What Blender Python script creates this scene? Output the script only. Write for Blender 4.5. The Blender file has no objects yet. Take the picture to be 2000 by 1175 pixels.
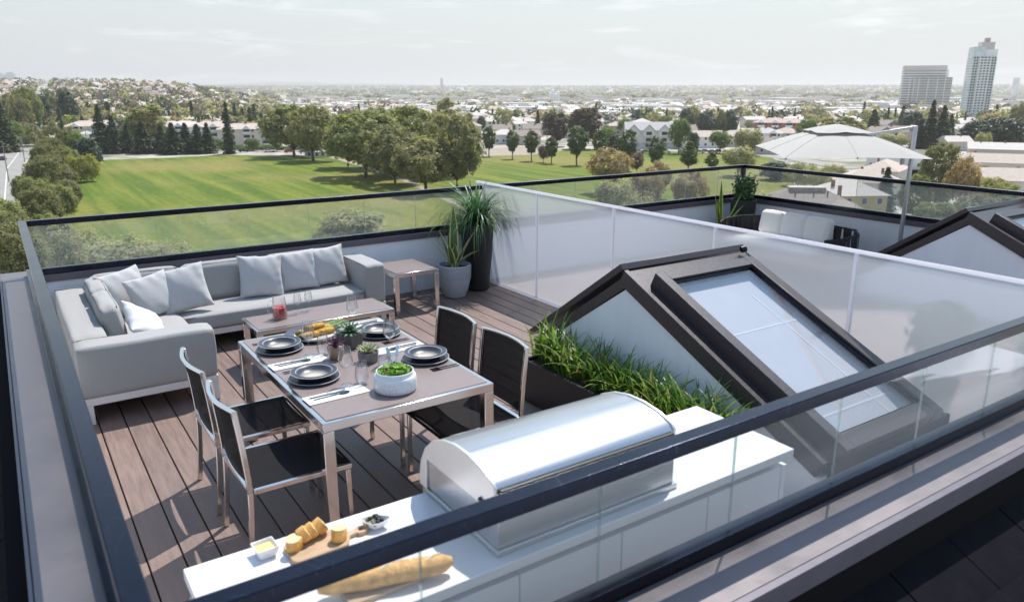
import bpy, bmesh, math, random
import numpy as np
from mathutils import Vector, Matrix
rnd = random.Random(7)
R = math.radians
SC = bpy.context.scene
COL = SC.collection
# ------------------------------------------------------------------ camera
cam_d = bpy.data.cameras.new('camera'); cam = bpy.data.objects.new('camera', cam_d); COL.objects.link(cam)
cam.location = (0, 0, 2.4); cam.rotation_euler = (R(90 - 15.45), 0, R(-33.877))
cam_d.sensor_width = 36; cam_d.lens = 26.73; cam_d.clip_start = .05; cam_d.clip_end = 60000
cam_d.dof.use_dof = True; cam_d.dof.focus_distance = 8; cam_d.dof.aperture_fstop = 3.0
SC.camera = cam
# ------------------------------------------------------------------ sky, sun, exposure
SUN_EL = R(59.5); SUN_AZ = R(30.4)          # azimuth as math angle from +X
W = bpy.data.worlds.new('World'); SC.world = W; W.use_nodes = True
nt = W.node_tree; N = nt.nodes; L = nt.links
bg = N['Background']
sky = N.new('ShaderNodeTexSky'); sky.sky_type = 'NISHITA'; sky.sun_disc = False
sky.sun_elevation = SUN_EL; sky.sun_rotation = R(90) - SUN_AZ
sky.altitude = 60; sky.air_density = 1.8; sky.dust_density = .2; sky.ozone_density = 1.6
tc = N.new('ShaderNodeTexCoord')
mp = N.new('ShaderNodeMapping'); mp.inputs['Scale'].default_value = (3.6, 3.6, 24); mp.inputs['Rotation'].default_value = (0.1, 0.08, .5)
nz = N.new('ShaderNodeTexNoise'); nz.inputs['Scale'].default_value = 1.7; nz.inputs['Detail'].default_value = 8; nz.inputs['Roughness'].default_value = .6; nz.inputs['Distortion'].default_value = .7
rp = N.new('ShaderNodeValToRGB'); rp.color_ramp.elements[0].position = .53; rp.color_ramp.elements[1].position = .76
mx = N.new('ShaderNodeMix'); mx.data_type = 'RGBA'; mx.inputs['B'].default_value = (6.2, 6.3, 6.5, 1)
ml = N.new('ShaderNodeMath'); ml.operation = 'MULTIPLY'; ml.inputs[1].default_value = .62
# a thin high veil of cloud, seen through more air towards the horizon
sx = N.new('ShaderNodeSeparateXYZ'); ve = N.new('ShaderNodeMapRange'); ve.interpolation_type = 'SMOOTHSTEP'; ve.inputs['From Min'].default_value = -.05; ve.inputs['From Max'].default_value = .6; ve.inputs['To Min'].default_value = .92; ve.inputs['To Max'].default_value = .0; mv = N.new('ShaderNodeMath'); mv.operation = 'MAXIMUM'
vx = N.new('ShaderNodeMix'); vx.data_type = 'RGBA'; vx.inputs['B'].default_value = (3.15, 3.5, 4.0, 1)
L.new(tc.outputs['Generated'], mp.inputs['Vector']); L.new(mp.outputs[0], nz.inputs['Vector']); L.new(nz.outputs['Fac'], rp.inputs['Fac'])
L.new(tc.outputs['Generated'], sx.inputs[0]); L.new(sx.outputs['Z'], ve.inputs[0]); L.new(ve.outputs[0], vx.inputs['Factor']); L.new(sky.outputs[0], vx.inputs['A']); L.new(rp.outputs['Color'], ml.inputs[0]); L.new(ml.outputs[0], mx.inputs['Factor']); L.new(vx.outputs['Result'], mx.inputs['A']); L.new(mx.outputs['Result'], bg.inputs['Color'])
bg.inputs['Strength'].default_value = .15
sd = bpy.data.lights.new('sun', 'SUN'); sd.energy = 4.8; sd.angle = R(.53); sd.color = (1, .94, .86)
sun = bpy.data.objects.new('sun', sd); COL.objects.link(sun)
sdir = Vector((math.cos(SUN_EL) * math.cos(SUN_AZ), math.cos(SUN_EL) * math.sin(SUN_AZ), math.sin(SUN_EL)))
sun.rotation_euler = sdir.to_track_quat('Z', 'Y').to_euler(); sun.location = (20, 12, 40)
SC.view_settings.view_transform = 'Standard'; SC.view_settings.look = 'None'; SC.view_settings.gamma = 1; SC.view_settings.exposure = 0.33
SC.view_settings.use_curve_mapping = False
SC.render.engine = 'CYCLES'
SC.cycles.max_bounces = 10; SC.cycles.transparent_max_bounces = 24; SC.cycles.volume_bounces = 0
SC.cycles.use_denoising = True; SC.cycles.sample_clamp_indirect = 6; SC.cycles.caustics_reflective = False; SC.cycles.caustics_refractive = False

# ------------------------------------------------------------------ helpers
class MB:
    def __init__(s): s.v = []; s.f = []; s.mi = []; s.cur = 0
    def add(s, vs, fs):
        o = len(s.v); s.v += [tuple(v) for v in vs]; s.f += [tuple(i + o for i in f) for f in fs]; s.mi += [s.cur] * len(fs); return s
    def box(s, x0, x1, y0, y1, z0, z1, M=None):
        vs = [Vector((x, y, z)) for z in (z0, z1) for y in (y0, y1) for x in (x0, x1)]
        if M is not None: vs = [M @ v for v in vs]
        return s.add(vs, [(0, 2, 3, 1), (4, 5, 7, 6), (0, 1, 5, 4), (2, 6, 7, 3), (0, 4, 6, 2), (1, 3, 7, 5)])
    def bar(s, p0, p1, w, h, up=(0, 0, 1)):
        p0 = Vector(p0); p1 = Vector(p1); d = (p1 - p0).normalized(); up = Vector(up)
        sx = d.cross(up).normalized(); sy = sx.cross(d)
        vs = [p + sx * a * w / 2 + sy * b * h / 2 for p in (p0, p1) for a, b in ((-1, -1), (1, -1), (1, 1), (-1, 1))]
        return s.add(vs, [(0, 1, 2, 3), (7, 6, 5, 4), (0, 4, 5, 1), (1, 5, 6, 2), (2, 6, 7, 3), (3, 7, 4, 0)])
    def tube(s, pts, r, n=8):
        pts = [Vector(p) for p in pts]; rs = r if isinstance(r, (list, tuple)) else [r] * len(pts)
        o = len(s.v); ref = Vector((0, 0, 1))
        for i, p in enumerate(pts):
            d = (pts[min(i + 1, len(pts) - 1)] - pts[max(i - 1, 0)]).normalized()
            a = d.cross(ref)
            if a.length < .05: a = d.cross(Vector((1, 0, 0)))
            a.normalize(); b = d.cross(a)
            for k in range(n):
                t = 2 * math.pi * k / n; s.v.append(tuple(p + (a * math.cos(t) + b * math.sin(t)) * rs[i]))
        for i in range(len(pts) - 1):
            for k in range(n):
                k2 = (k + 1) % n; s.f.append((o + i * n + k, o + i * n + k2, o + (i + 1) * n + k2, o + (i + 1) * n + k)); s.mi.append(s.cur)
        e = o + (len(pts) - 1) * n
        s.f.append(tuple(o + k for k in range(n))[::-1]); s.f.append(tuple(e + k for k in range(n))); s.mi += [s.cur] * 2
        return s
    def lathe(s, prof, n=32, c=(0, 0, 0)):
        o = len(s.v)
        for r, z in prof:
            for k in range(n):
                t = 2 * math.pi * k / n; s.v.append((c[0] + r * math.cos(t), c[1] + r * math.sin(t), c[2] + z))
        for i in range(len(prof) - 1):
            for k in range(n):
                k2 = (k + 1) % n; s.f.append((o + i * n + k, o + i * n + k2, o + (i + 1) * n + k2, o + (i + 1) * n + k)); s.mi.append(s.cur)
        return s
    def prism(s, poly, axis, a0, a1):
        def P(u, v, a): return {'x': (a, u, v), 'y': (u, a, v), 'z': (u, v, a)}[axis]
        n = len(poly); vs = [P(u, v, a0) for u, v in poly] + [P(u, v, a1) for u, v in poly]
        return s.add(vs, [tuple(range(n)), tuple(range(2 * n - 1, n - 1, -1))] + [(i, n + i, n + (i + 1) % n, (i + 1) % n) for i in range(n)])
    def mesh(s, name, mats):
        me = bpy.data.meshes.new(name); me.from_pydata(s.v, [], s.f)
        for m in (mats if isinstance(mats, (list, tuple)) else [mats]): me.materials.append(m)
        if max(s.mi, default=0) > 0: me.polygons.foreach_set('material_index', s.mi)
        bm = bmesh.new(); bm.from_mesh(me); bmesh.ops.recalc_face_normals(bm, faces=bm.faces); bm.to_mesh(me); bm.free()
        me.update(); return me
    def build(s, name, mats, parent=None, smooth=False, bevel=0, seg=2, sub=0):
        o = bpy.data.objects.new(name, s.mesh(name, mats)); COL.objects.link(o)
        if parent is not None: o.parent = parent
        if smooth: shade(o)
        if bevel:
            b = o.modifiers.new('bevel', 'BEVEL'); b.width = bevel; b.segments = seg; b.limit_method = 'ANGLE'; b.angle_limit = R(40); b.harden_normals = False
            shade(o, 60 if seg > 1 else 30)
        if sub: m = o.modifiers.new('sub', 'SUBSURF'); m.levels = sub; m.render_levels = sub
        return o
def shade(o, ang=40):
    me = o.data; me.polygons.foreach_set('use_smooth', [True] * len(me.polygons))
    try: me.set_sharp_from_angle(angle=R(ang))
    except Exception: pass
def tag(o, label=None, cat=None, group=None, kind=None):
    if label: o['label'] = label
    if cat: o['category'] = cat
    if group: o['group'] = group
    if kind: o['kind'] = kind
    return o
def thing(name, label, cat, loc=(0, 0, 0), rz=0, group=None):
    o = bpy.data.objects.new(name, None); o.empty_display_size = .1; COL.objects.link(o); o.location = loc; o.rotation_euler = (0, 0, rz)
    return tag(o, label, cat, group)
def struct(o): o['kind'] = 'structure'; return o
def child(name, me, parent, loc=(0, 0, 0), rz=0):
    o = bpy.data.objects.new(name, me); COL.objects.link(o); o.parent = parent; o.location = loc; o.rotation_euler = (0, 0, rz); return o
def inst(name, me, loc, rz=0, sc=1, label=None, cat=None, group=None):
    o = bpy.data.objects.new(name, me); COL.objects.link(o); o.location = loc; o.rotation_euler = (0, 0, rz)
    o.scale = sc if isinstance(sc, (tuple, list)) else (sc, sc, sc)
    return tag(o, label, cat, group)
def copy_tree(o, parent=None):
    c = o.copy(); COL.objects.link(c); c.parent = parent
    for ch in list(o.children): copy_tree(ch, c)
    return c
# ------------------------------------------------------------------ materials
MATS = {}
def mk(name, col, rough=.5, metal=0, var=.12, scale=6, bump=0, bscale=60, stretch=(1, 1, 1), spec=.5, coat=0, transl=0, bstretch=None, sheen=0, rvar=0):
    if name in MATS: return MATS[name]
    m = bpy.data.materials.new(name); m.use_nodes = True; MATS[name] = m
    n = m.node_tree.nodes; l = m.node_tree.links; b = n['Principled BSDF']
    b.inputs['Roughness'].default_value = rough; b.inputs['Metallic'].default_value = metal
    b.inputs['Specular IOR Level'].default_value = spec; b.inputs['Coat Weight'].default_value = coat
    if sheen: b.inputs['Sheen Weight'].default_value = sheen
    t = n.new('ShaderNodeTexCoord')
    if var or rvar:
        mp = n.new('ShaderNodeMapping'); mp.inputs['Scale'].default_value = stretch; l.new(t.outputs['Object'], mp.inputs[0])
        z = n.new('ShaderNodeTexNoise'); z.inputs['Scale'].default_value = scale; z.inputs['Detail'].default_value = 6; z.inputs['Roughness'].default_value = .62; l.new(mp.outputs[0], z.inputs['Vector'])
        x = n.new('ShaderNodeMix'); x.data_type = 'RGBA'
        r = n.new('ShaderNodeMapRange'); r.inputs['From Min'].default_value = .3; r.inputs['From Max'].default_value = .7; l.new(z.outputs['Fac'], r.inputs[0])
        x.inputs['A'].default_value = [min(1, c * (1 - var)) for c in col] + [1]; x.inputs['B'].default_value = [min(1, c * (1 + var)) for c in col] + [1]
        l.new(r.outputs[0], x.inputs['Factor']); l.new(x.outputs['Result'], b.inputs['Base Color'])
        if rvar:
            r2 = n.new('ShaderNodeMapRange'); r2.inputs['To Min'].default_value = max(.02, rough - rvar); r2.inputs['To Max'].default_value = rough + rvar; l.new(r.outputs[0], r2.inputs[0]); l.new(r2.outputs[0], b.inputs['Roughness'])
    else: b.inputs['Base Color'].default_value = (*col, 1)
    if bump:
        mp2 = n.new('ShaderNodeMapping'); mp2.inputs['Scale'].default_value = bstretch or stretch; l.new(t.outputs['Object'], mp2.inputs[0])
        z2 = n.new('ShaderNodeTexNoise'); z2.inputs['Scale'].default_value = bscale; z2.inputs['Detail'].default_value = 4; l.new(mp2.outputs[0], z2.inputs['Vector'])
        bp = n.new('ShaderNodeBump'); bp.inputs['Strength'].default_value = bump; bp.inputs['Distance'].default_value = .01; l.new(z2.outputs['Fac'], bp.inputs['Height']); l.new(bp.outputs[0], b.inputs['Normal'])
    if transl:
        tr = n.new('ShaderNodeBsdfTranslucent'); ms = n.new('ShaderNodeMixShader'); ms.inputs[0].default_value = transl
        if var: l.new(x.outputs['Result'], tr.inputs[0])
        else: tr.inputs[0].default_value = (*col, 1)
        l.new(b.outputs[0], ms.inputs[1]); l.new(tr.outputs[0], ms.inputs[2]); l.new(ms.outputs[0], n['Material Output'].inputs[0])
    return m
def thin_glass(name, tint=(.97, .98, .975), fres=1.5, rough=0.0, add=0.0, painted_veil=0.0, power=5):
    m = bpy.data.materials.new(name); m.use_nodes = True; MATS[name] = m
    n = m.node_tree.nodes; l = m.node_tree.links; n.remove(n['Principled BSDF'])
    tr = n.new('ShaderNodeBsdfTransparent'); tr.inputs[0].default_value = (*tint, 1)
    gl = n.new('ShaderNodeBsdfGlossy'); gl.inputs['Roughness'].default_value = rough
    # the same curve for both sides of a pane
    ge = n.new('ShaderNodeNewGeometry'); dt = n.new('ShaderNodeVectorMath'); dt.operation = 'DOT_PRODUCT'; l.new(ge.outputs['Incoming'], dt.inputs[0]); l.new(ge.outputs['Normal'], dt.inputs[1])
    ab = n.new('ShaderNodeMath'); ab.operation = 'ABSOLUTE'; l.new(dt.outputs['Value'], ab.inputs[0]); om = n.new('ShaderNodeMath'); om.operation = 'SUBTRACT'; om.inputs[0].default_value = 1; om.use_clamp = True; l.new(ab.outputs[0], om.inputs[1])
    pw = n.new('ShaderNodeMath'); pw.operation = 'POWER'; pw.inputs[1].default_value = power; l.new(om.outputs[0], pw.inputs[0]); f0 = ((fres - 1) / (fres + 1)) ** 2 + add
    ma = n.new('ShaderNodeMath'); ma.operation = 'MULTIPLY_ADD'; ma.inputs[1].default_value = 1 - f0; ma.inputs[2].default_value = f0; l.new(pw.outputs[0], ma.inputs[0])
    ms = n.new('ShaderNodeMixShader'); l.new(ma.outputs[0], ms.inputs[0]); l.new(tr.outputs[0], ms.inputs[1]); l.new(gl.outputs[0], ms.inputs[2])
    if painted_veil:
        df = n.new('ShaderNodeBsdfDiffuse'); df.inputs[0].default_value = (.8, .82, .84, 1); m2 = n.new('ShaderNodeMixShader'); m2.inputs[0].default_value = painted_veil; l.new(ms.outputs[0], m2.inputs[1]); l.new(df.outputs[0], m2.inputs[2]); ms = m2  # pale diffuse coat painted in for the reflected sky that veils the pane
    l.new(ms.outputs[0], n['Material Output'].inputs[0])
    return m
M_wall = mk('stucco_white', (.80, .83, .89), .7, var=.045, scale=2, stretch=(2.5, 2.5, .35), bump=.15, bscale=180, bstretch=(1, 1, 1))
M_deck = mk('composite_deck', (.195, .138, .118), .5, var=.2, scale=5, stretch=(7, .6, 7), bump=.25, bscale=14, bstretch=(14, 1.2, 14), rvar=.1)
M_deck2 = mk('composite_deck_b', (.175, .126, .11), .52, var=.2, scale=5, stretch=(7, .6, 7), bump=.25, bscale=14, bstretch=(14, 1.2, 14), rvar=.1)
M_joint = mk('deck_joint', (.008, .007, .008), .9, var=0, spec=.08)
M_cap = mk('cap_metal', (.16, .142, .15), .40, metal=.3, var=.2, scale=2.6, bump=.05, bscale=30, rvar=.1)
M_fascia = mk('fascia_metal', (.12, .11, .135), .42, metal=.3, var=.1, scale=12)
M_dorm = mk('dormer_metal', (.052, .045, .048), .38, metal=.15, var=.22, scale=22, stretch=(3, 3, 3), rvar=.08)
M_rail = None
def rail_mat():
    m = mk('rail_metal', (.026, .030, .045), .24, metal=1, var=.08, scale=6, rvar=.03)
    n = m.node_tree.nodes; l = m.node_tree.links; b = n['Principled BSDF']
    # fine random scratches: crests of two very stretched noises laid in different directions
    t = n.new('ShaderNodeTexCoord'); acc = None
    for i, (rot, sc) in enumerate(((.45, 1), (2.0, 1.2), (2.75, .9), (1.2, 1.1))):
        mp = n.new('ShaderNodeMapping'); mp.vector_type = 'TEXTURE'; mp.inputs['Rotation'].default_value = (0, 0, rot); mp.inputs['Scale'].default_value = (.12 * sc, .0022, .06); l.new(t.outputs['Object'], mp.inputs[0])
        v = n.new('ShaderNodeTexNoise'); v.inputs['Scale'].default_value = 1; v.inputs['Detail'].default_value = 1; l.new(mp.outputs[0], v.inputs['Vector'])
        lt = n.new('ShaderNodeMath'); lt.operation = 'GREATER_THAN'; lt.inputs[1].default_value = .775; l.new(v.outputs['Fac'], lt.inputs[0])
        if acc is None: acc = lt
        else:
            a = n.new('ShaderNodeMath'); a.operation = 'MAXIMUM'; l.new(acc.outputs[0], a.inputs[0]); l.new(lt.outputs[0], a.inputs[1]); acc = a
    k = n.new('ShaderNodeMath'); k.operation = 'MULTIPLY'; k.inputs[1].default_value = .5; l.new(acc.outputs[0], k.inputs[0])
    old = b.inputs['Base Color'].links[0].from_socket
    x = n.new('ShaderNodeMix'); x.data_type = 'RGBA'; l.new(k.outputs[0], x.inputs['Factor']); l.new(old, x.inputs['A']); x.inputs['B'].default_value = (.30, .32, .36, 1); l.new(x.outputs['Result'], b.inputs['Base Color'])
    return m
M_rail = rail_mat()
M_steel = mk('polished_steel', (.72, .68, .65), .16, metal=1, var=.05, scale=4, rvar=.05)
M_brushed = mk('brushed_steel', (.50, .505, .515), .3, metal=1, var=.06, scale=3, stretch=(.3, 14, 14), bump=.02, bscale=30, bstretch=(.5, 30, 30), rvar=.05)
M_taupe = mk('taupe_tabletop', (.22, .175, .165), .38, var=.05, scale=30)
M_sofa = mk('sofa_fabric', (.36, .355, .35), .9, var=.10, scale=90, stretch=(1, 1, 2.5), bump=.5, bscale=330, sheen=.2)
M_pillow = mk('pillow_fabric', (.47, .47, .475), .9, var=.06, scale=120, bump=.4, bscale=300, sheen=.2)
M_pillowW = mk('pillow_white', (.60, .61, .63), .9, var=.03, scale=120, bump=.3, bscale=300, sheen=.2)
M_frameW = mk('white_frame', (.66, .63, .62), .45, var=.04, scale=8)
M_white = mk('white_laminate', (.70, .70, .725), .28, var=.015, scale=3)
M_black = mk('black_planter', (.008, .008, .01), .55, var=.2, scale=20)
M_pipe = mk('piping', (.13, .13, .135), .9, var=0)
M_glass = thin_glass('railing_glass', (.975, .985, .98), 1.5, painted_veil=.085)
M_edge = thin_glass('glass_edge', (.82, .90, .87), 1.5, add=.10, painted_veil=.12)
M_table_glass = thin_glass('drinking_glass', (.99, .995, 1), 1.5, add=.05, power=2.6)
def mesh_fabric():
    m = bpy.data.materials.new('black_mesh'); m.use_nodes = True; n = m.node_tree.nodes; l = m.node_tree.links; b = n['Principled BSDF']
    b.inputs['Base Color'].default_value = (.007, .007, .009, 1); b.inputs['Roughness'].default_value = .75; b.inputs['Specular IOR Level'].default_value = .15
    t = n.new('ShaderNodeTexCoord'); w = n.new('ShaderNodeTexChecker'); w.inputs['Scale'].default_value = 260; l.new(t.outputs['Object'], w.inputs[0])
    r = n.new('ShaderNodeMapRange'); r.inputs['To Min'].default_value = .04; r.inputs['To Max'].default_value = .01; l.new(w.outputs['Fac'], r.inputs[0])
    tr = n.new('ShaderNodeBsdfTransparent'); ms = n.new('ShaderNodeMixShader'); l.new(r.outputs[0], ms.inputs[0]); l.new(b.outputs[0], ms.inputs[1]); l.new(tr.outputs[0], ms.inputs[2]); l.new(ms.outputs[0], n['Material Output'].inputs[0])
    return m
M_mesh = mesh_fabric()
def frosted():
    m = bpy.data.materials.new('frosted_glass'); m.use_nodes = True; n = m.node_tree.nodes; l = m.node_tree.links; n.remove(n['Principled BSDF'])
    rf = n.new('ShaderNodeBsdfRefraction'); rf.inputs['IOR'].default_value = 1.04; rf.inputs['Roughness'].default_value = .4; rf.inputs[0].default_value = (.93, .96, 1, 1)
    tl = n.new('ShaderNodeBsdfTranslucent'); tl.inputs[0].default_value = (.9, .94, 1, 1)
    df = n.new('ShaderNodeBsdfDiffuse'); df.inputs[0].default_value = (.85, .85, .88, 1)
    tr = n.new('ShaderNodeBsdfTransparent'); gl = n.new('ShaderNodeBsdfGlossy'); gl.inputs['Roughness'].default_value = .35
    def mixs(a, b, f):
        s = n.new('ShaderNodeMixShader'); s.inputs[0].default_value = f; l.new(a.outputs[0], s.inputs[1]); l.new(b.outputs[0], s.inputs[2]); return s
    a = mixs(rf, tl, .4); a = mixs(a, df, .14); a = mixs(a, tr, .36); a = mixs(a, gl, .04)
    l.new(a.outputs[0], n['Material Output'].inputs[0]); return m
M_frost = frosted()
M_frostrail = mk('screen_rail', (.86, .86, .9), .35, var=0, transl=.72)
M_slate = mk('roof_slate', (.006, .006, .009), .75, var=.3, scale=8, bump=.2, bscale=60, spec=.06)
M_soil = mk('soil', (.03, .02, .015), .95, var=.4, scale=60, bump=.8, bscale=90)

# ------------------------------------------------------------------ terrain
GZ = -24.0
def sstep(a, b, x): t = max(0, min(1, (x - a) / (b - a))); return t * t * (3 - 2 * t)
def terrain(x, y):
    d = math.hypot(x, y); az = math.degrees(math.atan2(x, y))
    w = 1 - sstep(8, 20, az); w *= sstep(-40, -12, az) * .6 + .4
    h = GZ + w * 40 * sstep(330, 1900, d) ** .85
    far = sstep(3500, 11000, d)
    h += (1 - w) * far * 72 + w * far * 20
    return h
def G(px, py, z=GZ):  # px, py are image pixel coordinates
    "ground point (x, y) where the camera ray through an image pixel meets the plane at z"
    f = 1484.8; pi = R(15.45); ya = R(33.877)
    fw = Vector((math.sin(ya) * math.cos(pi), math.cos(ya) * math.cos(pi), -math.sin(pi))); r = Vector((math.cos(ya), -math.sin(ya), 0)); u = r.cross(fw)
    d = r * ((px - 1000) / f) - u * ((py - 587.5) / f) + fw
    t = (z - 2.4) / d.z
    return (d.x * t, d.y * t)
def ground_mesh():
    rs = [0] + [30 * 1.09 ** i for i in range(75)]; na = 180
    v = [(0, 0, GZ)]; f = []
    for r in rs[1:]:
        for k in range(na):
            a = 2 * math.pi * k / na; x, y = r * math.sin(a), r * math.cos(a); v.append((x, y, terrain(x, y)))
    for k in range(na): f.append((0, 1 + (k + 1) % na, 1 + k))
    for i in range(len(rs) - 2):
        for k in range(na):
            a = 1 + i * na + k; b = 1 + i * na + (k + 1) % na; f.append((a, b, b + na, a + na))
    me = bpy.data.meshes.new('ground'); me.from_pydata(v, [], f); return me
def ground_mat():
    m = bpy.data.materials.new('suburb_ground'); m.use_nodes = True; n = m.node_tree.nodes; l = m.node_tree.links; b = n['Principled BSDF']; b.inputs['Roughness'].default_value = .9
    t = n.new('ShaderNodeTexCoord')
    z = n.new('ShaderNodeTexNoise'); z.inputs['Scale'].default_value = .02; z.inputs['Detail'].default_value = 8; z.inputs['Roughness'].default_value = .7; l.new(t.outputs['Object'], z.inputs['Vector'])
    r = n.new('ShaderNodeValToRGB'); e = r.color_ramp.elements; e[0].position = .33; e[0].color = (.075, .085, .045, 1); e[1].position = .62; e[1].color = (.50, .46, .41, 1)
    k = e.new(.43); k.color = (.16, .16, .10, 1); k = e.new(.5); k.color = (.38, .345, .30, 1)
    l.new(z.outputs['Fac'], r.inputs[0]); l.new(r.outputs[0], b.inputs['Base Color']); return m
gr = struct(bpy.data.objects.new('ground', ground_mesh())); gr.data.materials.append(ground_mat()); COL.objects.link(gr)
def lawn_mat():
    m = bpy.data.materials.new('mown_lawn'); m.use_nodes = True; n = m.node_tree.nodes; l = m.node_tree.links; b = n['Principled BSDF']; b.inputs['Roughness'].default_value = .85; b.inputs['Specular IOR Level'].default_value = .2
    t = n.new('ShaderNodeTexCoord')
    mp = n.new('ShaderNodeMapping'); mp.inputs['Rotation'].default_value = (0, 0, R(3)); mp.inputs['Scale'].default_value = (.30, .012, 1); l.new(t.outputs['Object'], mp.inputs[0])
    s1 = n.new('ShaderNodeTexNoise'); s1.inputs['Scale'].default_value = 1; s1.inputs['Detail'].default_value = 5; l.new(mp.outputs[0], s1.inputs['Vector'])
    s2 = n.new('ShaderNodeTexNoise'); s2.inputs['Scale'].default_value = .018; s2.inputs['Detail'].default_value = 4; l.new(t.outputs['Object'], s2.inputs['Vector'])
    s3 = n.new('ShaderNodeTexNoise'); s3.inputs['Scale'].default_value = .9; s3.inputs['Detail'].default_value = 6; l.new(t.outputs['Object'], s3.inputs['Vector'])
    r1 = n.new('ShaderNodeValToRGB'); e = r1.color_ramp.elements; e[0].position = .38; e[0].color = (.066, .112, .003, 1); e[1].position = .66; e[1].color = (.16, .185, .018, 1); l.new(s1.outputs['Fac'], r1.inputs[0])
    r2 = n.new('ShaderNodeMapRange'); r2.inputs['From Min'].default_value = .46; r2.inputs['From Max'].default_value = .66; r2.inputs['To Max'].default_value = .85; l.new(s2.outputs['Fac'], r2.inputs[0])
    x = n.new('ShaderNodeMix'); x.data_type = 'RGBA'; l.new(r2.outputs[0], x.inputs['Factor']); l.new(r1.outputs[0], x.inputs['A']); x.inputs['B'].default_value = (.205, .182, .045, 1)
    r3 = n.new('ShaderNodeMapRange'); r3.inputs['From Min'].default_value = .3; r3.inputs['From Max'].default_value = .7; r3.inputs['To Min'].default_value = .78; r3.inputs['To Max'].default_value = 1.22; l.new(s3.outputs['Fac'], r3.inputs[0])
    y = n.new('ShaderNodeMix'); y.data_type = 'RGBA'; y.blend_type = 'MULTIPLY'; y.inputs['Factor'].default_value = 1; l.new(x.outputs['Result'], y.inputs['A'])
    cmb = n.new('ShaderNodeCombineColor'); [l.new(r3.outputs[0], cmb.inputs[i]) for i in range(3)]; l.new(cmb.outputs[0], y.inputs['B']); l.new(y.outputs['Result'], b.inputs['Base Color'])
    return m
def sheet(name, pts, z, m):
    b = MB(); b.add([(x, y, z) for x, y in pts], [tuple(range(len(pts)))]); o = b.build(name, m); return struct(o)
def strip(name, pts, w, dz, m):
    b = MB(); vs = []; pts = [Vector((x, y, 0)) for x, y in pts]; dense = []
    for a, c in zip(pts, pts[1:]):
        k = max(1, int((c - a).length / 30)); dense += [a.lerp(c, i / k) for i in range(k)]
    dense.append(pts[-1])
    for i, p in enumerate(dense):
        d = (dense[min(i + 1, len(dense) - 1)] - dense[max(0, i - 1)]).normalized(); nrm = Vector((-d.y, d.x, 0))
        for sgn in (-1, 1): q = p + nrm * sgn * w / 2; vs.append((q.x, q.y, terrain(q.x, q.y) + dz))
    b.add(vs, [(2 * i, 2 * i + 1, 2 * i + 3, 2 * i + 2) for i in range(len(dense) - 1)])
    return struct(b.build(name, m))
M_lawn = lawn_mat()
M_asph = mk('worn_asphalt', (.27, .255, .235), .85, var=.15, scale=.2)
M_path = mk('dusty_path', (.30, .255, .19), .9, var=.2, scale=.3)
M_conc = mk('pale_concrete', (.42, .40, .37), .85, var=.1, scale=.3)
M_paint = mk('road_paint', (.7, .7, .68), .7, var=.05)
lawn_pts = [G(196, 304), G(400, 303), G(640, 304), G(800, 299), G(960, 296), G(1120, 290), G(1290, 297), G(1420, 300), G(1500, 306), G(1560, 330), G(1540, 390), (120, 70), (60, 50), (14, 60), (3, 120), G(105, 420), G(130, 380), G(165, 330)]
sheet('park_lawn', lawn_pts, GZ + .05, M_lawn)
sheet('bare_ground', [G(935, 306), G(1040, 303), G(1110, 293), G(1010, 286), G(930, 292)], GZ + .1, M_path)
strip('park_path', [G(640, 305), G(710, 325), G(790, 352), G(850, 378), G(905, 405), G(960, 440)], 2.4, .09, M_path)
strip('park_street', [G(60, 294), G(420, 294), G(560, 296), G(700, 294), G(860, 286), G(1000, 280), G(1200, 284), G(1420, 296), G(1560, 312), G(1660, 330)], 9, .12, M_asph)
strip('avenue', [(-3, 90), (-1, 170), G(14, 330), G(50, 285), G(78, 262), (24, 700), (40, 900), (60, 1200)], 13, .16, M_asph)
strip('lane_marking', [(-3, 100), (-1, 170), G(14, 330), G(50, 285), G(78, 262)], .25, .2, M_paint)
strip('sidewalk', [(5.5, 90), (7, 170), G(52, 322), G(80, 285)], 2.0, .2, M_conc)
strip('residential_street', [G(1880, 420), G(1800, 340), G(1865, 300), G(1872, 260), G(1868, 235)], 9, .1, M_conc)
strip('residential_street', [G(1655, 440), G(1730, 385), G(1755, 350), G(1800, 315)], 8, .1, M_conc)
strip('river', [G(1700, 192), G(1960, 195), G(2100, 200)], 130, .4, mk('river_water', (.3, .36, .4), .12, var=.05, scale=.01))
# ------------------------------------------------------------------ the building under the terraces
bld = thing('apartment_building', 'pale rendered building that carries the two roof terraces', 'building', (0, 0, GZ))
b = MB(); b.box(-.04, 10.2, 1.5, 8.5, 0, 23.75); b.box(-3, 13, -7, 1.45, 0, 22.4); b.build('wall', M_wall, bld)
for fl in range(6):
    for i in range(5): MB().box(.6 + i * 1.95, 1.9 + i * 1.95, 8.5, 8.52, 2 + fl * 3.4, 3.8 + fl * 3.4).build('window', mk('dark_window', (.03, .04, .05), .1, var=0), bld)
def make_deck(name, x0, x1, first):
    base = struct(MB().box(x0, x1, 1.72, 8.268, -.12, -.03).build(name, M_joint))
    k = 0; x = first - .171
    while x < x1 - .02:
        a = max(x + .0042, x0 + .002); c = min(x + .171 - .0042, x1 - .002)
        if c - a > .02: MB().box(a, c, 1.722, 8.266, -.029, 0).build('deck_board', M_deck if (k * 7) % 5 < 3 else M_deck2, base, bevel=.003, seg=1)
        x += .171; k += 1
make_deck('deck', .16, 5.10, .355)
make_deck('neighbour_deck', 5.14, 10.08, 5.33)
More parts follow.
